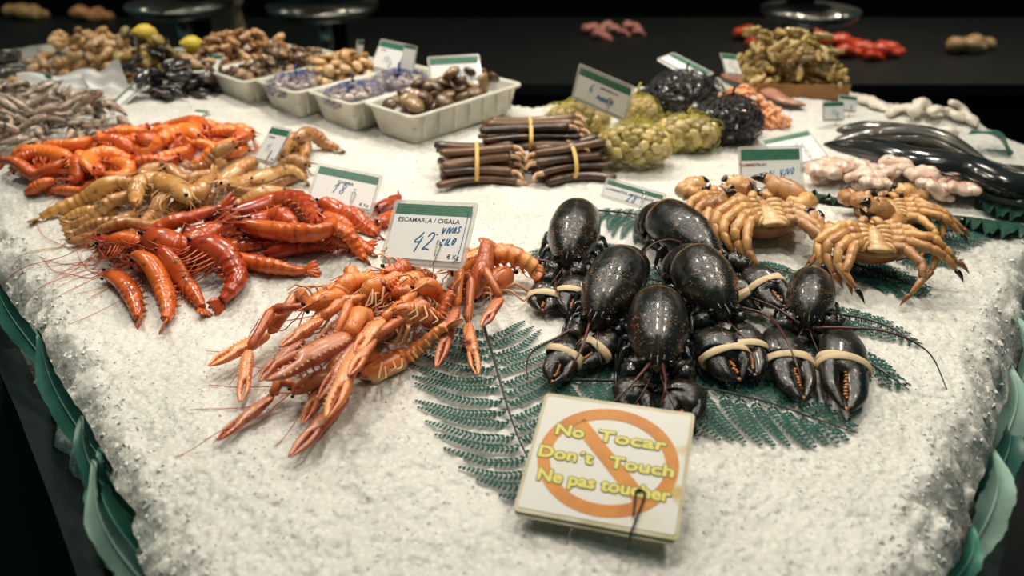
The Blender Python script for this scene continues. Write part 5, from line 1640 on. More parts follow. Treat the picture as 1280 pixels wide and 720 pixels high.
scatter(None, 0, lo, (.016, .0085, .0075), 'sea_snail', 'orange brown sea snail in the leftmost white tray', 'sea snail', 'sea snails in the leftmost tray', xy=in_tray(0, 190, heap=.35), rolls=1.2, top=.095, low=.06)
scatter(None, 0, cs, (.011, .009, .005), 'small_clam', 'tiny dark clam in the second white tray from the left', 'clam', 'tiny dark clams in the second tray', xy=in_tray(1, 220, heap=.4), rolls=.8, top=.085, low=.06)
scatter(None, 0, cc, (.0135, .011, .007), 'cream_clam', 'cream coloured clam in the middle white tray', 'clam', 'cream clams in the middle tray', xy=in_tray(2, 60, heap=.2)+in_tray(2, 90, .10, .27, heap=.8), rolls=.8, top=.085, low=.06)
scatter(None, 0, ct, (.019, .0155, .0085), 'brown_clam', 'large dark brown clam in the white tray nearest the viewer', 'clam', 'brown clams in the nearest tray', xy=in_tray(4, 125, .03, .275, heap=.1), rolls=.8, top=.078, low=.068)
M['net_blue'] = mat('blue_net', (.012, .05, .26), .4)
M['net_olive'] = mat('yellow_green_net', (.50, .44, .06), .45)
M['net_black'] = mat('black_net', (.006, .006, .007), .55)
SHORT = {}
def bag_of(c, R, protos, dims, n, netm, netlabel, clabel, ccat, cname, group, scale=(.85, 1.15), **kw):
    """shells packed against the inside of a rounded bag, and the net round them"""
    rx, ry, rz = R; x0, y0, z0 = c
    k = 0; ga = PI*(3-math.sqrt(5)); yaw = kw.pop('yaw', 0.)
    for i in range(n):
        z = 1-1.55*(i+.5)/n; rr = math.sqrt(max(0, 1-z*z)); a = ga*i
        s = rnd.uniform(*scale); d = dims[2]*s; f = rnd.uniform(.93, 1.0)
        nrm = np.array([math.cos(a)*rr/rx, math.sin(a)*rr/ry, z/rz]); nrm /= np.linalg.norm(nrm)
        p = np.array([math.cos(a)*rr*(rx-d)*f, math.sin(a)*rr*(ry-d)*f, z*(rz-d)*f])
        ca, sa = math.cos(yaw), math.sin(yaw)
        p = np.array([p[0]*ca-p[1]*sa, p[0]*sa+p[1]*ca, p[2]]); nrm = np.array([nrm[0]*ca-nrm[1]*sa, nrm[0]*sa+nrm[1]*ca, nrm[2]])
        q = Vector(nrm.tolist()).to_track_quat('Z', 'X').to_matrix().to_4x4()
        Mx = Matrix.Translation((x0+p[0], y0+p[1], z0+p[2]))@q@Matrix.Rotation(rnd.uniform(0, 6.28), 4, 'Z')@Matrix.Rotation(rnd.uniform(-.3, .3), 4, 'X')@Matrix.Scale(s, 4)
        place(rnd.choice(protos), cname, clabel, ccat, group, Mx)
    net_bag('net_bag', (x0, y0, z0), (rx+dims[2]*.25, ry+dims[2]*.25, rz+dims[2]*.25), netm, netlabel, None, yaw=yaw, **kw)
# blue nets of clams lying in the trays
for i, u, v, lb in ((2, .055, .075, 'blue net at the near end of the middle tray'), (3, .06, .07, 'blue net at the near end of the fourth white tray'), (3, .19, .075, 'blue net at the far end of the fourth white tray')):
    x, y = tr[i][1](u, v); z = float(hat(x, y)); z = TOP+.008+.045
    bag_of((x, y, z+.010), (.066, .056, .024), cg, (.013, .0105, .006), 48, M['net_blue'], lb, 'grey clam in the '+lb, 'clam', 'netted_clam', 'clams in the '+lb, cells=15, rows=6, thick=.0006, yaw=.8)
    splat(np.array([[x, y, z]]), .04)

# ================================================================== yellow-green nets
co_ = clam_protos(M['clam_olive'], .0125, .0105, .008, .01)
for (px, py), R, lb, yaw in (((722, 150), (.070, .055, .036), 'yellow green net under the tilted PAQUETE card', .1), ((796, 140), (.045, .04, .034), 'small yellow green net just behind the PAQUETE card', 0.),
                             ((858, 164), (.066, .050, .036), 'yellow green net touching a black mussel net', -.15), ((793, 181), (.074, .052, .040), 'fullest yellow green net, in the middle front', -.05)):
    b = P(px, py, TOP+R[2]); z = float(hat(b[0], b[1]))+R[2]*.92
    bag_of((b[0], b[1], z), R, co_, (.0125, .0105, .008), 62, M['net_olive'], lb, 'olive clam in the '+lb, 'clam', 'netted_clam', 'clams in the '+lb, cells=18, rows=8, thick=.00035, yaw=yaw, lump=.2)
    splat(np.array([[b[0], b[1], z-.01]]), R[1])
mb_ = mussel_protos(M['mussel'], .022)
for (px, py), R, lb in (((855, 118), (.085, .06, .05), 'big black net under the edge-on card'), ((912, 148), (.068, .058, .045), 'round black net right of the yellow green nets'), ((812, 130), (.04, .035, .03), 'small black net behind the PAQUETE card')):
    b = P(px, py, TOP+R[2]); z = float(hat(b[0], b[1]))+R[2]*.92
    bag_of((b[0], b[1], z), R, mb_, (.022, .011, .010), 46, M['net_black'], lb, 'mussel in the '+lb, 'mussel', 'netted_mussel', 'mussels in the '+lb, cells=18, rows=8, thick=.0011)
    splat(np.array([[b[0], b[1], z-.01]]), R[1])

# ================================================================== razor clams
def razor_mat():
    m = mat('razor_shell', (.16, .08, .035), .35, coat=.1); nt = m.node_tree; s, d, r = patn(nt)
    c = mix_rgb(nt, ramp(nt, noise(nt, 30, 4), [(.4, 0.), (.62, 1.)]), (.022, .012, .007), (.13, .06, .025))
    c = mix_rgb(nt, ramp(nt, r, [(.5, 0.), (1., 1.)]), c, (.19, .095, .042)); setc(m, c); bump(m, noise(nt, 200, 2), .2, .001); return m
M['razor'] = razor_mat(); M['razor_foot'] = speckled('razor_foot', (.62, .34, .18), (.70, .46, .28), 80, rough=.35)
def razor_bundle(a, b, n, r_px, label, band_at=.5, rows=3, tilt=0., foot_side=1, up=.0):
    A = world([a], .02)[0]; B_ = world([b], .02)[0]; A[2] = B_[2] = 0
    X = unit(B_-A); Lb = np.linalg.norm(B_-A); Y = np.array([-X[1], X[0], 0.]); Z = np.array([0, 0, 1.])
    mid = (A+B_)/2; z0 = float(hat(mid[0], mid[1]))+up
    root = thing('razor_clam_bundle', label, 'razor clams', (mid[0], mid[1], z0), 'bundles of razor clams')
    r = .0095; k = 0; cs_ = []
    lay = [5, 4, 3, 2][:rows]
    for row, cnt in enumerate(lay):
        for j in range(cnt):
            cs_.append(((j-(cnt-1)/2)*r*2.05, r*.8+row*r*1.45))
    for (yy, zz) in cs_:
        l = Lb*rnd.uniform(.86, 1.0); sh = rnd.uniform(-.5, .5)*(Lb-l)+rnd.uniform(-.006, .006)
        dy, dz = rnd.uniform(-.009, .009), rnd.uniform(-.003, .007)
        u = np.linspace(0, 1, 14)
        C = mid+X*((u-.5)*l+sh)[:, None]+Y*(yy*(1+.5*(2*u-1)**2)+dy*(2*u-1))[:, None]+np.array([0, 0, 1])*(z0+zz*(1+.10*(2*u-1)**2)+dz*(2*u-1)+.0015*np.sin(u*PI))[:, None]
        rr = round_end(14, .04, .04, .7, .7)*r*rnd.uniform(.82, 1.1)
        mb = MB(); loft(mb, C, rr*.72, rr*.98, Z+Y*rnd.uniform(-.5, .5), 10, sq=.8); o = kid(mb, 'shell', M['razor'], root)
        if rnd.random() < .6:
            e = C[-1] if foot_side > 0 else C[0]; d = X*foot_side
            mb = MB(); q = [e-d*.004, e+d*.010-Z*.002, e+d*.018+Y*rnd.uniform(-.012, .004)-Z*.010]; q[2][2] = max(q[2][2], z0+.002)
            tube(mb, q, r*.5, 8, 7, r1=r*.3); f_ = mb.obj('foot', M['razor_foot'], o); KIDS.setdefault(o.name, []).append(f_); f_['label'] = 'pale pink foot'
    hw, hh = r*5.6, r*(.8+.8*1.62*(rows-1)+1.0)
    for s_ in (0,):
        C = []
        for i in range(41):
            g = 2*PI*i/40
            cy = math.cos(g); sy = math.sin(g)
            wy = hw*(1-.35*max(0, sy))*np.sign(cy)*abs(cy)**.75
            C.append(mid+X*(Lb*(band_at-.5)+math.sin(g)*.002)+Y*wy+np.array([0, 0, z0+hh*.5+.0005+(hh*.56)*np.sign(sy)*abs(sy)**.8]))
        C = np.array(C); ctr = C.mean(0); mb = MB(); loft(mb, C, .0012, .0042, unit(C-ctr), 6, cap=False); kid(mb, 'rubber_band', M['band_y'], root)
    Cx = mid+X*np.linspace(-.45, .45, 20)[:, None]*Lb; Cx[:, 2] = z0
    splat(Cx, hh)
    finish(root, (mid[0], mid[1], z0))
razor_bundle((600, 190), (722, 192), 14, 5, 'rear bundle of razor clams lying on top between the two front ones', .5, 3, up=.035)
razor_bundle((548, 208), (646, 205), 14, 5, 'left front bundle of razor clams with pale feet turned inwards', .48, 4, foot_side=1)
razor_bundle((664, 208), (756, 202), 14, 5, 'right front bundle of razor clams beside the green net', .50, 4, foot_side=-1)

# ================================================================== fish, fillets and pieces on the right
M['fish_dark'] = speckled('dark_fish_skin', (.010, .012, .013), (.030, .030, .027), 30, .35, .7, .16, .25, 300, .001, coat=.6)
M['fish_grey'] = speckled('grey_fish_skin', (.045, .042, .036), (.16, .13, .10), 20, .45, .75, .22, .25, 300, .001, coat=.4)
M['lettuce'] = speckled('dark_lettuce', (.008, .045, .030), (.015, .075, .048), 30, .3, .7, .4, bumps=.3)
for k, (a, b) in enumerate((((1000, 238), (1060, 252)), ((1060, 250), (1130, 262)), ((1130, 262), (1200, 272)), ((1200, 268), (1275, 280)), ((1230, 250), (1290, 262)))):
    A = P(*a, TOP+.014); B_ = P(*b, TOP+.014)
    for q in (A, B_): q[2] = float(hat(q[0], q[1]))+.010
    mid = (A+B_)/2; T_ = unit(B_-A); n_, k_ = 26, 9; V = []; L_ = np.linalg.norm(B_-A)*1.35
    S_ = unit(np.cross([0, 0, 1.], T_))
    for layer in (0, 1):
        for i in range(n_):
            for j in range(k_):
                u, v = i/(n_-1), j/(k_-1)
                wv = .062*math.sin(PI*(u*.9+.05))**.5
                p = A-T_*L_*.13+T_*L_*u-S_*(wv*(v-.15)); fr = (1-v)
                z = .006+.007*math.sin(u*31+k)*v**1.5+.006*math.sin(u*57+2*k)*v**2+.006*v
                V.append([p[0], p[1], max(float(hat(p[0], p[1])), TOP)+z-.0008*layer])
    f = []
    for layer in (0, 1):
        o_ = layer*n_*k_
        for i in range(n_-1):
            for j in range(k_-1):
                q = (o_+i*k_+j, o_+i*k_+j+1, o_+(i+1)*k_+j+1, o_+(i+1)*k_+j); f.append(q[::-1] if layer == 0 else q)
    base = mid.copy(); mb = MB(); mb.add(np.array(V)-base, f)
    o = mb.obj('lettuce_leaf', M['lettuce']); o.location = base.tolist()
    tag(o, ('crinkled dark leaf at the left end under the pink pieces', 'crinkled dark leaf right behind the rear right crab', 'crinkled dark leaf under the middle of the pink pieces', 'crinkled dark leaf in front of the right end of the pink pieces', 'crinkled dark leaf at the far right by the tail of the black fish')[k], 'leaf', 'dark leaves under the pink pieces')
fish([(1046, 160), (1090, 164), (1140, 172), (1190, 186), (1240, 196), (1266, 198)], 34, 'grey backed fish lying furthest back of the three whole fish', M['fish_grey'], 'whole dark fish on the ice', .02)
fish([(1040, 174), (1090, 172), (1150, 182), (1215, 198), (1274, 216)], 30, 'whole fish squeezed between the grey one and the glossy black one', M['fish_grey'], 'whole dark fish on the ice', .02)
fish([(1030, 182), (1080, 190), (1140, 200), (1210, 216), (1280, 238), (1350, 268)], 48, 'thick glossy black fish nearest the pink pieces', M['fish_dark'], 'whole dark fish on the ice', .03)
M['pink'] = speckled('pale_pink_flesh', (.74, .46, .34), (.82, .66, .54), 40, .35, .65, .22, .3, 150, .002, c2=(.55, .22, .16), s2=70, t2=(.62, .72), coat=.4)
def soft_piece(name, pts, rpx_, m, label, cat, group, squash=.6, wob=.10, z=.008, freq=5):
    W = world(pts, z); C = catmull(W[:, :2], 28); r0 = rpx_/F*depth(W[0]); u = np.linspace(0, 1, 28); sd = rnd.uniform(0, 9)
    r = round_end(28, .22, .22, .1, .1)*r0*(1+wob*np.sin(u*freq*2+sd)+wob*.6*np.sin(u*freq*4.3+sd*3))
    C3 = drape(C, r*.8, 5, .15); mb = MB(); base = C3[14]-np.array([0, 0, r0*.6]); loft(mb, C3-base, r*squash, r*(1+.1*np.sin(u*17+sd)), (0, 0, 1), 14)
    V = mb.v[0]; V += (np.array([[mnoise.noise(Vector((p+base).tolist())*45) for k_ in range(1)] for p in V])*r0*.5)*unit(V-C3.mean(0)+base)
    o = mb.obj(name, m); o.location = base.tolist(); tag(o, label, cat, group); splat(C3, r*.8); return o
PK = 'pale pink soft piece of fish on dark leaves'
CAP[0] = .03
for k in range(36):
    u = rnd.random(); x = 1016+u*246; yc = 222+u*22; x += rnd.uniform(-4, 4); y = yc+rnd.uniform(-14, 12); l = rnd.uniform(16, 30); a = rnd.uniform(-.3, .5)
    soft_piece('fish_piece', [(x-l, y-l*a*.5), (x, y+rnd.uniform(-3, 3)), (x+l*.9, y+l*a*.5)], rnd.uniform(8, 13), M['pink'], PK, 'fish piece', 'pink pieces on the leaves')
CAP[0] = .07
M['squid'] = speckled('white_squid', (.74, .66, .54), (.80, .74, .64), 30, .3, .7, .3, .2, 120, .002)
for p, r in (([(1108, 142), (1128, 136), (1146, 142)], 8), ([(1140, 150), (1150, 138), (1162, 146)], 9), ([(1158, 152), (1180, 148), (1206, 156)], 8), ([(1180, 146), (1200, 148), (1222, 158)], 7), ([(1060, 120), (1085, 128), (1110, 136)], 8), ([(1150, 158), (1180, 162), (1200, 164)], 7)):
    soft_piece('squid', p, r, M['squid'], 'whitish piece of squid on the ice behind the whole fish', 'squid', 'squid pieces behind the fish', z=.01)
M['fillet'] = speckled('pink_fillet', (.50, .26, .17), (.34, .15, .09), 30, .3, .7, .3, .2)
M['fillet_dark'] = M['fish_dark']
for p, r, lb in (([(905, 92), (940, 108), (975, 122), (1008, 132)], 11, 'dark skinned fillet nearest the orange peeled shrimps'), ([(925, 88), (960, 98), (1000, 112)], 9, 'pink brown fillet in the middle of the row'), ([(945, 84), (985, 98), (1020, 112)], 8, 'pink brown fillet nearest the barnacles')):
    W = world(p, .012); C = catmull(W[:, :2], 24); r0 = r/F*depth(W[0]); u = np.linspace(0, 1, 24); rr = round_end(24, .15, .4, .3, .1)*r0; C3 = drape(C, rr*.5, 5, .1)
    root = thing('fish_fillet', lb, 'fillet', C3[12], 'fillets at the back')
    mb = MB(); loft(mb, C3, rr*.45, rr, (0, 0, 1), 12); kid(mb, 'flesh', M['fillet'], root)
    mb = MB(); C4 = C3-np.array([0, 0, 1])*(rr*.22)[:, None]; loft(mb, C4, rr*.40, rr*1.08, (0, 0, 1), 12); kid(mb, 'skin', M['fillet_dark'], root)
    finish(root, C3[12]); splat(C3, rr*.6)
M['peeled'] = speckled('peeled_orange', (.82, .30, .10), (.85, .46, .24), 60, .3, .7, .35, .2)
pe = lump_protos(M['peeled'], .012, .006)
scatter([(895, 118), (915, 112), (945, 124), (980, 142), (990, 150), (955, 152), (930, 146), (905, 134)], 100, pe, (.012, .007, .006), 'peeled_shrimp', 'little orange peeled shrimp in the pile behind the black net', 'shrimp', 'peeled shrimps in the pile', top=.04)

# barnacle heap on its board
def board(a, b, wd, z, th, label, m=None, deep=1):
    A = P(*a, TOP+z); B_ = P(*b, TOP+z); X = unit(B_-A); L_ = np.linalg.norm(B_-A); Y = np.array([-X[1], X[0], 0.])
    root = thing('wooden_board', label, 'board', A, None)
    mb = MB(); V = [A, B_, B_+Y*wd, A+Y*wd]; V = np.array(V+[v-np.array([0, 0, th]) for v in V])
    mb.add(V, [(0, 1, 2, 3), (7, 6, 5, 4), (4, 5, 1, 0), (5, 6, 2, 1), (6, 7, 3, 2), (7, 4, 0, 3)]); kid(mb, 'plank', M['wood'], root, False)
    mb = MB(); V = [A-Y*.004, B_-Y*.004, B_, A]; V = np.array([v+np.array([0, 0, .012]) for v in V]+[v-np.array([0, 0, th]) for v in V])
    mb.add(V, [(0, 1, 2, 3), (7, 6, 5, 4), (4, 5, 1, 0), (5, 6, 2, 1), (6, 7, 3, 2), (7, 4, 0, 3)]); kid(mb, 'lip', M['wood'], root, False)
    dx, dy = GX-A[0], GY-A[1]; u = dx*X[0]+dy*X[1]; v = dx*Y[0]+dy*Y[1]; ins = (u > 0) & (u < L_) & (v > 0) & (v < wd); HF[ins] = np.maximum(HF[ins], A[2])
    finish(root, A); return A, X, Y, L_
A, X, Y, L_ = board((945, 112), (1062, 112), .20, .03, .022, 'low wooden board carrying the heap of barnacles')
bp = lump_protos(M['barnacle'], .022, .0085)
xy = []
for k in range(190):
    u = rnd.gauss(.46, .28); v = rnd.gauss(.5, .24); u = min(max(u, .04), .96); v = min(max(v, .06), .94); q = A+X*L_*u+Y*.20*v; xy.append((q[0], q[1]))
scatter(None, 0, bp, (.022, .010, .0085), 'goose_barnacle', 'yellow brown goose barnacle in the heap on the wooden board', 'barnacle', 'goose barnacles on the board', xy=xy, rolls=1.5, top=.095, low=.05)

# ================================================================== back left corner
lt = lump_protos(M['lump_tan'], .020, .012)
xy = []
c0_ = P(128, 84, TOP+.02)
for k in range(130): xy.append((c0_[0]+rnd.gauss(0, .075), c0_[1]+rnd.gauss(0, .05)))
scatter(None, 0, lt, (.020, .013, .011), 'whelk', 'tan whelk in the blurred heap near the back left corner', 'whelk', 'whelks in the back left heap', xy=xy, rolls=1.5, top=.085)
A, X, Y, L_ = board((178, 102), (262, 78), .15, .035, .03, 'wooden crate edge with clams at the back left')
cm = clam_protos(M['clam_olive'], .017, .014, .009)+mussel_protos(M['mussel'], .022)[:2]
xy = [tuple((A+X*L_*min(max(rnd.gauss(.5, .22), .05), .95)+Y*.15*min(max(rnd.gauss(.5, .22), .06), .94))[:2]) for k in range(90)]
scatter(None, 0, cm, (.018, .012, .009), 'mixed_shellfish', 'small shellfish in the wooden crate at the back left', 'shellfish', 'shellfish in the wooden crate', xy=xy, rolls=1., top=.08, low=.05)
M['lemon'] = speckled('lemon_peel', (.78, .56, .06), (.84, .64, .10), 60, .3, .7, .4, .2)
for (px, py), lb in (((185, 60), 'lemon half lying on the shellfish in the crate'), ((240, 56), 'lemon half at the far end of the crate')):
    p = P(px, py, TOP+.08); z = float(hat(p[0], p[1]))+.018; mb = MB()
    u = np.linspace(0, 1, 12); C = np.c_[(u-.5)*.06, 0*u, 0*u]; r = np.interp(u, [0, .08, .3, .6, .9, 1], [.1, .3, .85, 1, .55, .15])*.022; loft(mb, C, r, r, (0, 0, 1), 12)
    o = mb.obj('lemon', M['lemon']); o.location = (p[0], p[1], z); o.rotation_euler = (0, .2, .6); tag(o, lb, 'lemon', 'lemons on the crate')
# white paper sheets and pale fillets at the far left
def sheet(px, zs, label, m=None, cr=.006):
    V = [P(x, y, TOP+z) for (x, y), z in zip(px, zs)]; n_ = 14; G_ = []
    for layer in (0, 1):
        for j in range(n_):
            for i in range(n_):
                u, v = i/(n_-1), j/(n_-1); p = (V[0]*(1-u)+V[1]*u)*(1-v)+(V[3]*(1-u)+V[2]*u)*v
                G_.append(p+np.array([0, 0, cr*math.sin(u*9+v*4)+cr*.6*math.sin(v*13-u*5)-.0006*layer]))
    base = np.mean(V, 0); f = []
    for layer in (0, 1):
        o_ = layer*n_*n_
        for j in range(n_-1):
            for i in range(n_-1):
                q = (o_+j*n_+i, o_+j*n_+i+1, o_+(j+1)*n_+i+1, o_+(j+1)*n_+i); f.append(q if layer else q[::-1])
    mb = MB(); mb.add(np.array(G_)-base, f); o = mb.obj('wrapping_paper', m or M['paper_w']); o.location = base.tolist(); tag(o, label, 'paper', 'white papers at the left'); return o
sheet([(-60, 118), (110, 112), (180, 122), (-40, 132)], [.02, .02, .015, .02], 'long white paper edge between the grey shrimps and the back')
sheet([(20, 92), (120, 90), (150, 116), (30, 120)], [.06, .06, .02, .02], 'white paper propped behind the long paper edge')
sheet([(100, 92), (150, 78), (165, 118), (118, 122)], [.06, .09, .02, .02], 'creased white paper standing in front of the whelks')
for p, r, lb in (([(-20, 100), (10, 92), (40, 88)], 9, 'dark fish piece at the far left edge'), ([(0, 116), (25, 112), (50, 108)], 8, 'pale pink fillet at the far left edge')):
    soft_piece('fish_piece', p, r, M['fish_grey'] if 'dark' in lb else M['pink'], lb, 'fish piece', 'pieces at the far left')
for p, r, lb in (([(30, 78), (48, 70), (66, 72)], 9, 'pink prawn coloured fillet left of the whelks'), ([(-30, 70), (0, 66), (24, 62)], 12, 'dark green grey fish piece in the back left corner'), ([(50, 60), (70, 52), (90, 56)], 10, 'pale wrapped fillet in the back left corner')):
    soft_piece('fish_piece', p, r, {'p': M['pink'], 'd': M['fish_grey'], 'w': M['squid']}[('p' if lb.startswith('pink') else 'd' if lb.startswith('dark') else 'w')], lb, 'fish piece', 'pieces at the far left', z=.03)
# ================================================================== price cards
def esc_extra(root, W, Hc, k):
    mb = MB()
    for i, (x0, x1) in enumerate(((-.40, -.22), (-.40, -.24), (-.40, -.30))):
        y = Hc*.94-.0058*k-.0040*k*i
        box(mb, (x0*W, y, .0007), (x1*W, y+.0006*k, .0008))
        if i < 2: box(mb, ((x1+.03)*W, y, .0007), ((x1+.16)*W, y+.0006*k, .0008))
    local(root, 'small_print', mb, M['ink'])
    mb = MB(); tube(mb, [(W*.39, Hc*.86, .001), (W*.415, Hc*.80, .001), (W*.415, Hc*.4, .001), (W*.40, Hc*.12, .001), (W*.36, Hc*.06, .001)], .0004*k, 24, 5); local(root, 'ink_line', mb, M['pen'], True)
R_ = price_card([(490, 251), (603, 253), (580, 334), (474, 326)], .062, 'price card reading ESCAMARLA / CIGALA on the langoustines', .74, 'ESCAMARLA / CIGALA', .0070,
           [('42', .33, .22, .025, .0009, 0), ("-", .59, .42, .008, .0006, 0), ('VIVAS', .65, .48, .0090, .0009, .14), ('KILO', .66, .30, .0095, .0009, .14)], extra=esc_extra, title_x=.20)
price_card([(396, 199), (481, 224), (465, 267), (382, 250)], .045, 'price card reading GAMBA standing behind the red prawns', .62, 'GAMBA', .0066,
           [('18', .32, .32, .020, .0008, 0), ('.-', .58, .42, .012, .0006, 0)], title_x=.75, band_h=.2)
price_card([(343, 151), (363, 163), (341, 206), (317, 199)], .045, 'narrow looking price card turned sideways among the tan prawns', .8, 'LANGOSTINO', .0050, [('15', .3, .3, .02, .0008, 0)], title_x=.3, tilts=range(-5, 50, 3))
price_card([(756, 221), (834, 244), (826, 268), (750, 246)], .045, 'price card reading LLAMANTOL behind the lobsters', .36, 'LLAMANTOL / BOGAVANTE', .0058, [('28', .40, .14, .016, .0009, 0)], band_h=.20, title_x=.10, kg=False, sheets=1, tilts=range(15, 48, 3))
price_card([(922, 184), (1002, 182), (1006, 240), (925, 242)], .03, 'price card with red lettering GALLEGO behind the crabs', .72, 'BOU / BUEY', .0056, [('AL', .44, .34, .012, .0008, .05), ('VIVO', .62, .36, .012, .0010, .12), ('29', .66, .12, .014, .0009, 0)], band_h=.24, title_x=.24, red=('"GALLEGO"', .005), kg=False)
price_card([(722, 78), (793, 116), (782, 152), (714, 122)], .085, 'tilted price card reading PAQUETE stuck in the green nets', .60, 'BERBERECHO', .0050, [('6', .26, .38, .018, .0008, 0), ('PAQUETE', .42, .26, .0085, .0010, .03)], band_h=.2, title_x=.9, kg=False, spread=.05)
price_card([(531, 79), (601, 60), (603, 104), (537, 108)], .08, 'price card standing behind the large brown clams', .60, 'ALMEJA', .0055, [('14', .40, .22, .022, .0008, 0)], band_h=.22, title_x=.8)
price_card([(482, 52), (504, 54), (496, 92), (462, 84)], .075, 'price card standing between the cream clams and the blue nets', .8, 'ALMEJA', .0055, [('18', .35, .25, .022, .0008, 0)], band_h=.2)
price_card([(504, 56), (522, 58), (516, 96), (500, 92)], .075, 'thin looking card turned away beside the clam card', 1.6, None, .005, [], band_h=.1, kg=False)
price_card([(448, 50), (457, 51), (452, 78), (444, 78)], .075, 'small edge-on card above the cream clams', 2.2, None, .005, [], band_h=.2, kg=False)
price_card([(258, 67), (280, 67), (270, 93), (247, 92)], .05, 'small price card standing on the loose mussels', .8, None, .005, [('9', .4, .3, .03, .0010, 0)], band_h=.22)
price_card([(829, 66), (876, 93), (872, 100), (821, 73)], .105, 'edge-on card lying slanted on the big black net', .4, None, .005, [], band_h=.3, kg=False, spread=.02)
price_card([(901, 64), (920, 72), (928, 94), (908, 92)], .06, 'small price card at the end of the fillets', .9, None, .005, [('12', .3, .3, .03, .0009, 0)], band_h=.22, kg=False)
price_card([(1025, 120), (1058, 130), (1056, 150), (1029, 151)], .02, 'front one of the two clear price cards behind the whole fish', .7, None, .005, [('16', .35, .25, .025, .0009, 0)], band_h=.2, kg=False)
price_card([(1047, 115), (1073, 122), (1071, 140), (1048, 138)], .025, 'rear one of the two clear price cards behind the whole fish', .7, None, .005, [], band_h=.2, kg=False)
price_card([(950, 176), (1012, 159), (1038, 198), (975, 212)], .012, 'blank looking card lying flat behind the red lettered card', .72, None, .005, [('24', .5, .4, .02, .0007, 0)], band_h=.14, kg=False, wire='wire')
price_card([(240, 136), (262, 147), (238, 154), (205, 150)], .012, 'card lying flat on the ice behind the orange prawns', .8, None, .005, [], band_h=.16, kg=False)
price_card([(258, 176), (300, 156), (316, 160), (288, 180)], .045, 'reddish see-through card back lying on the orange prawns', .4, None, .005, [], band_h=.14, kg=False, sheets=1)
price_card([(140, 128), (176, 98), (182, 104), (150, 134)], .03, 'card leaning at the left end of the loose mussels', .4, None, .005, [], band_h=.2, kg=False)
price_card([(50, 86), (66, 92), (60, 118), (42, 114)], .02, 'small card among the papers at the far left', .9, None, .005, [('7', .3, .3, .03, .0009, 0)], band_h=.2, kg=False)

# ================================================================== the warning sign
M['sign_paper'] = speckled('stained_paper', (.76, .74, .68), (.72, .66, .50), 14, .52, .75, .4, 0, c2=(.60, .42, .12), s2=26, t2=(.66, .74))
M['sign_orange'] = speckled('sign_orange', (.70, .27, .025), (.55, .17, .015), 35, .35, .7, .45, 0)
M['sign_yellow'] = mat('sign_yellow', (.78, .68, .14), .45)
M['sign_olive'] = mat('sign_letter_outline', (.16, .17, .03), .5)
M['sleeve_old'] = speckled('old_laminate', (.62, .56, .40), (.50, .42, .24), 50, .4, .7, .3, 0, coat=.5)
def build_sign():
    px = [(682, 493), (868, 514), (848, 676), (641, 638)]
    e, M_, W, Hc, t = card_matrix(px, TOP+.014, .80, .05, range(-5, 84, 2))
    for asp in (.72, .76, .84, .88, .92, .96):
        q = card_matrix(px, TOP+.014, asp, .05, range(-5, 84, 2))
        if q[0] < e: e, M_, W, Hc, t = q
    print('SIGN err %.1f W %.3f H %.3f tilt %d' % (e, W, Hc, t), M_.translation)
    root = thing('warning_sign', 'laminated square sign reading No Tocar with an orange prohibition ring', 'sign')
    root.location = M_.translation; root.rotation_euler = M_.to_euler()
    mb = MB(); prism(mb, rrect(W, Hc, .005, 4, -W/2, 0), -.0022, .0); local(root, 'laminate', mb, M['sleeve_old'])
    mb = MB(); prism(mb, rrect(W-.004, Hc-.004, .004, 4, -W/2+.001, -.003), -.0048, -.0028); local(root, 'back_sheet', mb, M['sleeve_old'])
    mb = MB(); prism(mb, rrect(W-.007, Hc-.008, .003, 4, -W/2+.0035, .004), .0001, .0004); local(root, 'paper', mb, M['sign_paper'])
    cx, cy = .003*W, Hc*.50; Ro = np.array([W*.445, Hc*.435]); Ri = Ro-np.array([W, W])*.082
    n_ = 72; mb = MB(); V = []
    for z in (.0005, .0007):
        for R in (Ro, Ri):
            for i in range(n_): a = 2*PI*i/n_; V.append((cx+R[0]*math.cos(a), cy+R[1]*math.sin(a), z))
    f = []
    for i in range(n_):
        j = (i+1) % n_; f += [(2*n_+i, 2*n_+j, 3*n_+j, 3*n_+i)[::-1], (i, j, 2*n_+j, 2*n_+i), (n_+i, 3*n_+i, 3*n_+j, n_+j)]
    mb.add(V, f); local(root, 'prohibition_ring', mb, M['sign_orange'])
    mb = MB(); d = np.array([.72, -.70]); d = d/np.linalg.norm(d); nn = np.array([.70, .72]); nn /= np.linalg.norm(nn)
    a1 = math.radians(128); a2 = math.radians(-48); hw = W*.048
    p1 = np.array([cx+Ri[0]*1.04*math.cos(a1), cy+Ri[1]*1.04*math.sin(a1)]); p2 = np.array([cx+Ri[0]*1.04*math.cos(a2), cy+Ri[1]*1.04*math.sin(a2)]); d = unit(p2-p1); nn = np.array([-d[1], d[0]])
    prism(mb, [p1-nn*hw, p2-nn*hw, p2+nn*hw, p1+nn*hw], .0005, .0007); local(root, 'prohibition_bar', mb, M['sign_orange'])
    for body, x, y, s, sx in (('No', -.37, .650, .112, 1.32), ('Tocar', -.085, .650, .112, 1.60), ('Don´t', -.445, .450, .112, 1.30), ('Touch', .020, .450, .112, 1.40), ('Ne pas toucher', -.410, .262, .116, 1.13)):
        bold_letters(body, s*W, x*W, y*Hc, .0008, M['sign_olive'], root, sx, .0018*W/.16, 10)
        bold_letters(body, s*W, x*W, y*Hc, .00105, M['sign_yellow'], root, sx, .00075*W/.16, 8)
    clip(root, W*.20, 0, M['wire_dark'], .040, .012, .0025, .014, r=.0010)
    mb = MB(); tube(mb, [(-W*.12, .004, -.006), (-W*.13, -.004, -.006), (-W*.14, -.020, -.008)], .0006, 8, 6); local(root, 'wire_prong', mb, M['wire'], True)
    return root
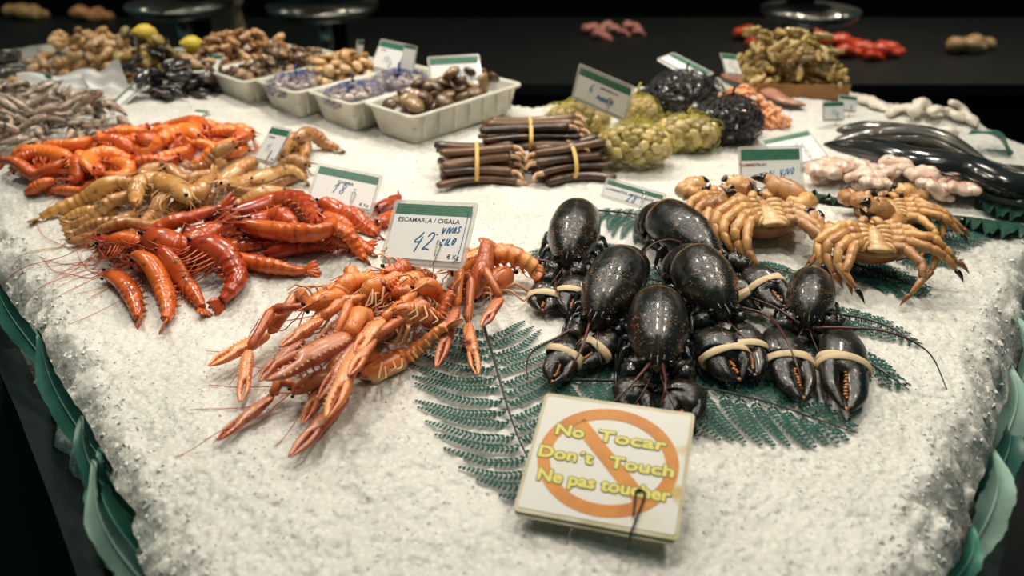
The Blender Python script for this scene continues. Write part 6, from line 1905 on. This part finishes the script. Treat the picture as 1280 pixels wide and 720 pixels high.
build_sign()

# ================================================================== leaves round the rim
def lf(a, za, b, zb, wd, up, m, label, **k): return rim_leaf(P(a[0], a[1], za), P(b[0], b[1], zb), wd, up, m, label, **k)
d_, p_, n__ = M['rim_leaf_dark'], M['rim_leaf_pale'], M['rim_leaf']
LU = (-.55, -.45, .7); RU = (.25, -.55, .8)
lf((66, 462), .885, (-14, 318), .925, .030, LU, d_, 'dark leaf highest on the left rim of the ice')
lf((140, 590), .88, (50, 412), .925, .030, LU, d_, 'leaf on the left rim with its torn tip at the dark counter edge')
lf((172, 655), .875, (104, 520), .92, .026, LU, d_, 'second leaf down the left rim, partly covered')
lf((196, 745), .895, (121, 575), .915, .030, (-.6, -.6, .6), p_, 'pale leaf lowest on the left rim of the ice')
lf((180, 700), .86, (128, 560), .90, .034, LU, n__, 'green leaf under the pale one on the left rim')
lf((16, 390), .875, (-60, 230), .92, .035, LU, d_, 'dark leaf at the far left edge of the ice')
lf((1273, 492), .90, (1264, 396), .935, .026, RU, p_, 'upper pale leaf on the right rim of the ice')
lf((1243, 572), .89, (1259, 458), .93, .032, RU, p_, 'broad pale leaf in the middle of the right rim')
lf((1206, 698), .885, (1240, 562), .925, .032, RU, p_, 'lowest broad pale leaf on the right rim with a torn tip')
lf((1172, 745), .88, (1212, 655), .91, .018, RU, n__, 'narrow leaf edge at the bottom of the right rim')
lf((1286, 430), .88, (1290, 320), .92, .03, RU, d_, 'dark leaf highest on the right rim')
lf((1220, 630), .87, (1258, 520), .905, .03, RU, d_, 'dark leaf behind the pale ones on the right rim')
lf((1262, 196), .90, (1210, 168), .93, .05, (.2, .2, 1), n__, 'green leaf at the back right corner of the ice')

# ================================================================== stall behind
def back_counter():
    root = thing('service_counter', 'dark service counter of the stall across the gangway', 'counter', (0, 3.5, 0))
    mb = MB(); box(mb, (-3.4, 2.92, 0), (3.4, 4.0, .60)); kid(mb, 'cabinet', M['black'], root, False)
    mb = MB(); box(mb, (-3.45, 2.88, .60), (3.45, 4.05, .64)); kid(mb, 'worktop', M['dark_floor'], root, False)
    finish(root, (0, 3.5, 0))
back_counter()
M['meat'] = speckled('red_meat', (.75, .045, .02), (.85, .14, .07), 22, .3, .7, .3, .2, 60, .004)
M['meat_pink'] = speckled('pink_meat', (.72, .22, .20), (.85, .50, .44), 22, .3, .7, .3, .2, 60, .004)
M['bag'] = speckled('brown_paper', (.46, .38, .26), (.36, .29, .19), 12, .3, .7, .7, .2)
def back_piece(px, z, rx, m, name, label, cat, group):
    p = P(px[0], px[1], z); mb = MB(); u = np.linspace(0, 1, 16); C = np.c_[(u-.5)*2*rx, 0*u, .010*np.sin(u*5)]; r = round_end(16, .3, .3, .2, .2)*rx*.42*(1+.18*np.sin(u*14+px[0])); loft(mb, C, r*.8, r, (0, 0, 1), 12)
    o = mb.obj(name, m); o.location = (p[0], p[1], z+rx*.3); o.rotation_euler = (0, 0, rnd.uniform(-.5, .5)); tag(o, label, cat, group)
REDS = [((1050, 62), .09), ((1058, 72), .07), ((1082, 66), .06), ((1100, 72), .08), ((1112, 66), .06), ((1092, 76), .05), ((938, 50), .08), ((945, 60), .05), ((1004, 48), .05), ((1022, 48), .05)]
for (q, r) in REDS: back_piece(q, .64, r, M['meat'], 'meat_cut', 'bright red cut of meat on the counter across the gangway', 'meat', 'red cuts across the gangway')
for (q, r) in (((742, 42), .06), ((752, 50), .05), ((762, 38), .05), ((770, 42), .04), ((790, 38), .05), ((798, 44), .035), ((780, 44), .03)): back_piece(q, .64, r, M['meat_pink'], 'pink_cut', 'pink cut of meat on the counter across the gangway', 'meat', 'pink cuts across the gangway')
for (q, r) in (((1206, 66), .09), ((1222, 62), .08)): back_piece(q, .64, r, M['lump_tan'], 'bread_loaf', 'golden loaf on the counter at the far right', 'bread', 'loaves across the gangway')
for (q, r) in (((32, 24), .10), ((45, 22), .08), ((110, 26), .09), ((128, 24), .07)): back_piece(q, .64, r, M['lump_tan'] if q[0] < 100 else M['peeled'], 'bread_loaf', 'golden loaf on the counter at the far left', 'bread', 'loaves at the far left')
def scale_(x, y, z, r, label):
    """bench scale: foot, post, head and a round steel pan"""
    root = thing('weighing_scale', label, 'scale', (x, y, z), 'scales across the gangway')
    C = lambda a, b, n=2: np.array([(x, y, z+a+(b-a)*i/(n-1)) for i in range(n)])
    mb = MB(); loft(mb, C(0, .03), .10, .13, (0, 1, 0), 20); kid(mb, 'foot', M['steel'], root)
    mb = MB(); loft(mb, C(.03, .20), .028, .028, (0, 1, 0), 14); kid(mb, 'post', M['steel'], root)
    u = np.array([0, .003, .010, .028, .040, .046, .046]); rr = np.array([.15, .6, .85, .97, 1.0, 1.02, .99])*r
    mb = MB(); Cc = np.array([(x, y, z+.20+q) for q in u]); loft(mb, Cc, rr, rr, (0, 1, 0), 32, cap=True); kid(mb, 'pan', M['steel'], root)
    mb = MB(); box(mb, (x-.05, y+r*.6, z+.03), (x+.05, y+r*.6+.03, z+.55)); box(mb, (x-.13, y+r*.6-.02, z+.40), (x+.13, y+r*.6+.05, z+.60)); kid(mb, 'display_head', M['black'], root, False)
    finish(root, (x, y, z))
for (px, py), r, lb in (((405, 22), .20, 'round pan scale behind the white trays'), ((228, 20), .19, 'round pan scale behind the loose mussels'), ((1010, 28), .17, 'round pan scale behind the goose barnacles')):
    p = P(px, py, .84); scale_(p[0], p[1], .64, r, lb)
p = P(286, 52, .66)
t = thing('paper_bag', 'beige paper bag standing open behind the white trays', 'bag', (p[0], p[1], .64))
mb = MB(); u = np.linspace(0, 1, 9); Cb = np.array([(p[0], p[1], .64+.20*q) for q in u]); loft(mb, Cb, .05*(1+.06*np.sin(u*9)), .075*(1+.08*np.sin(u*7)), (0, 1, 0), 16, cap=False, sq=.6); kid(mb, 'sack', M['bag'], t)
mb = MB(); loft(mb, Cb[-2:]+np.array([[0, 0, 0], [0, 0, .012]]), .055, .082, (0, 1, 0), 16, cap=False, sq=.6); kid(mb, 'rolled_rim', M['bag'], t)
finish(t, (p[0], p[1], .64))
# small lamps over the far counter
for x, e in ((-2.2, 10), (-.6, 8), (.5, 9), (1.5, 24), (2.6, 10)): lamp(x, 3.5, 2.3, e*.75, .10, (1., .82, .62), x, 3.5)
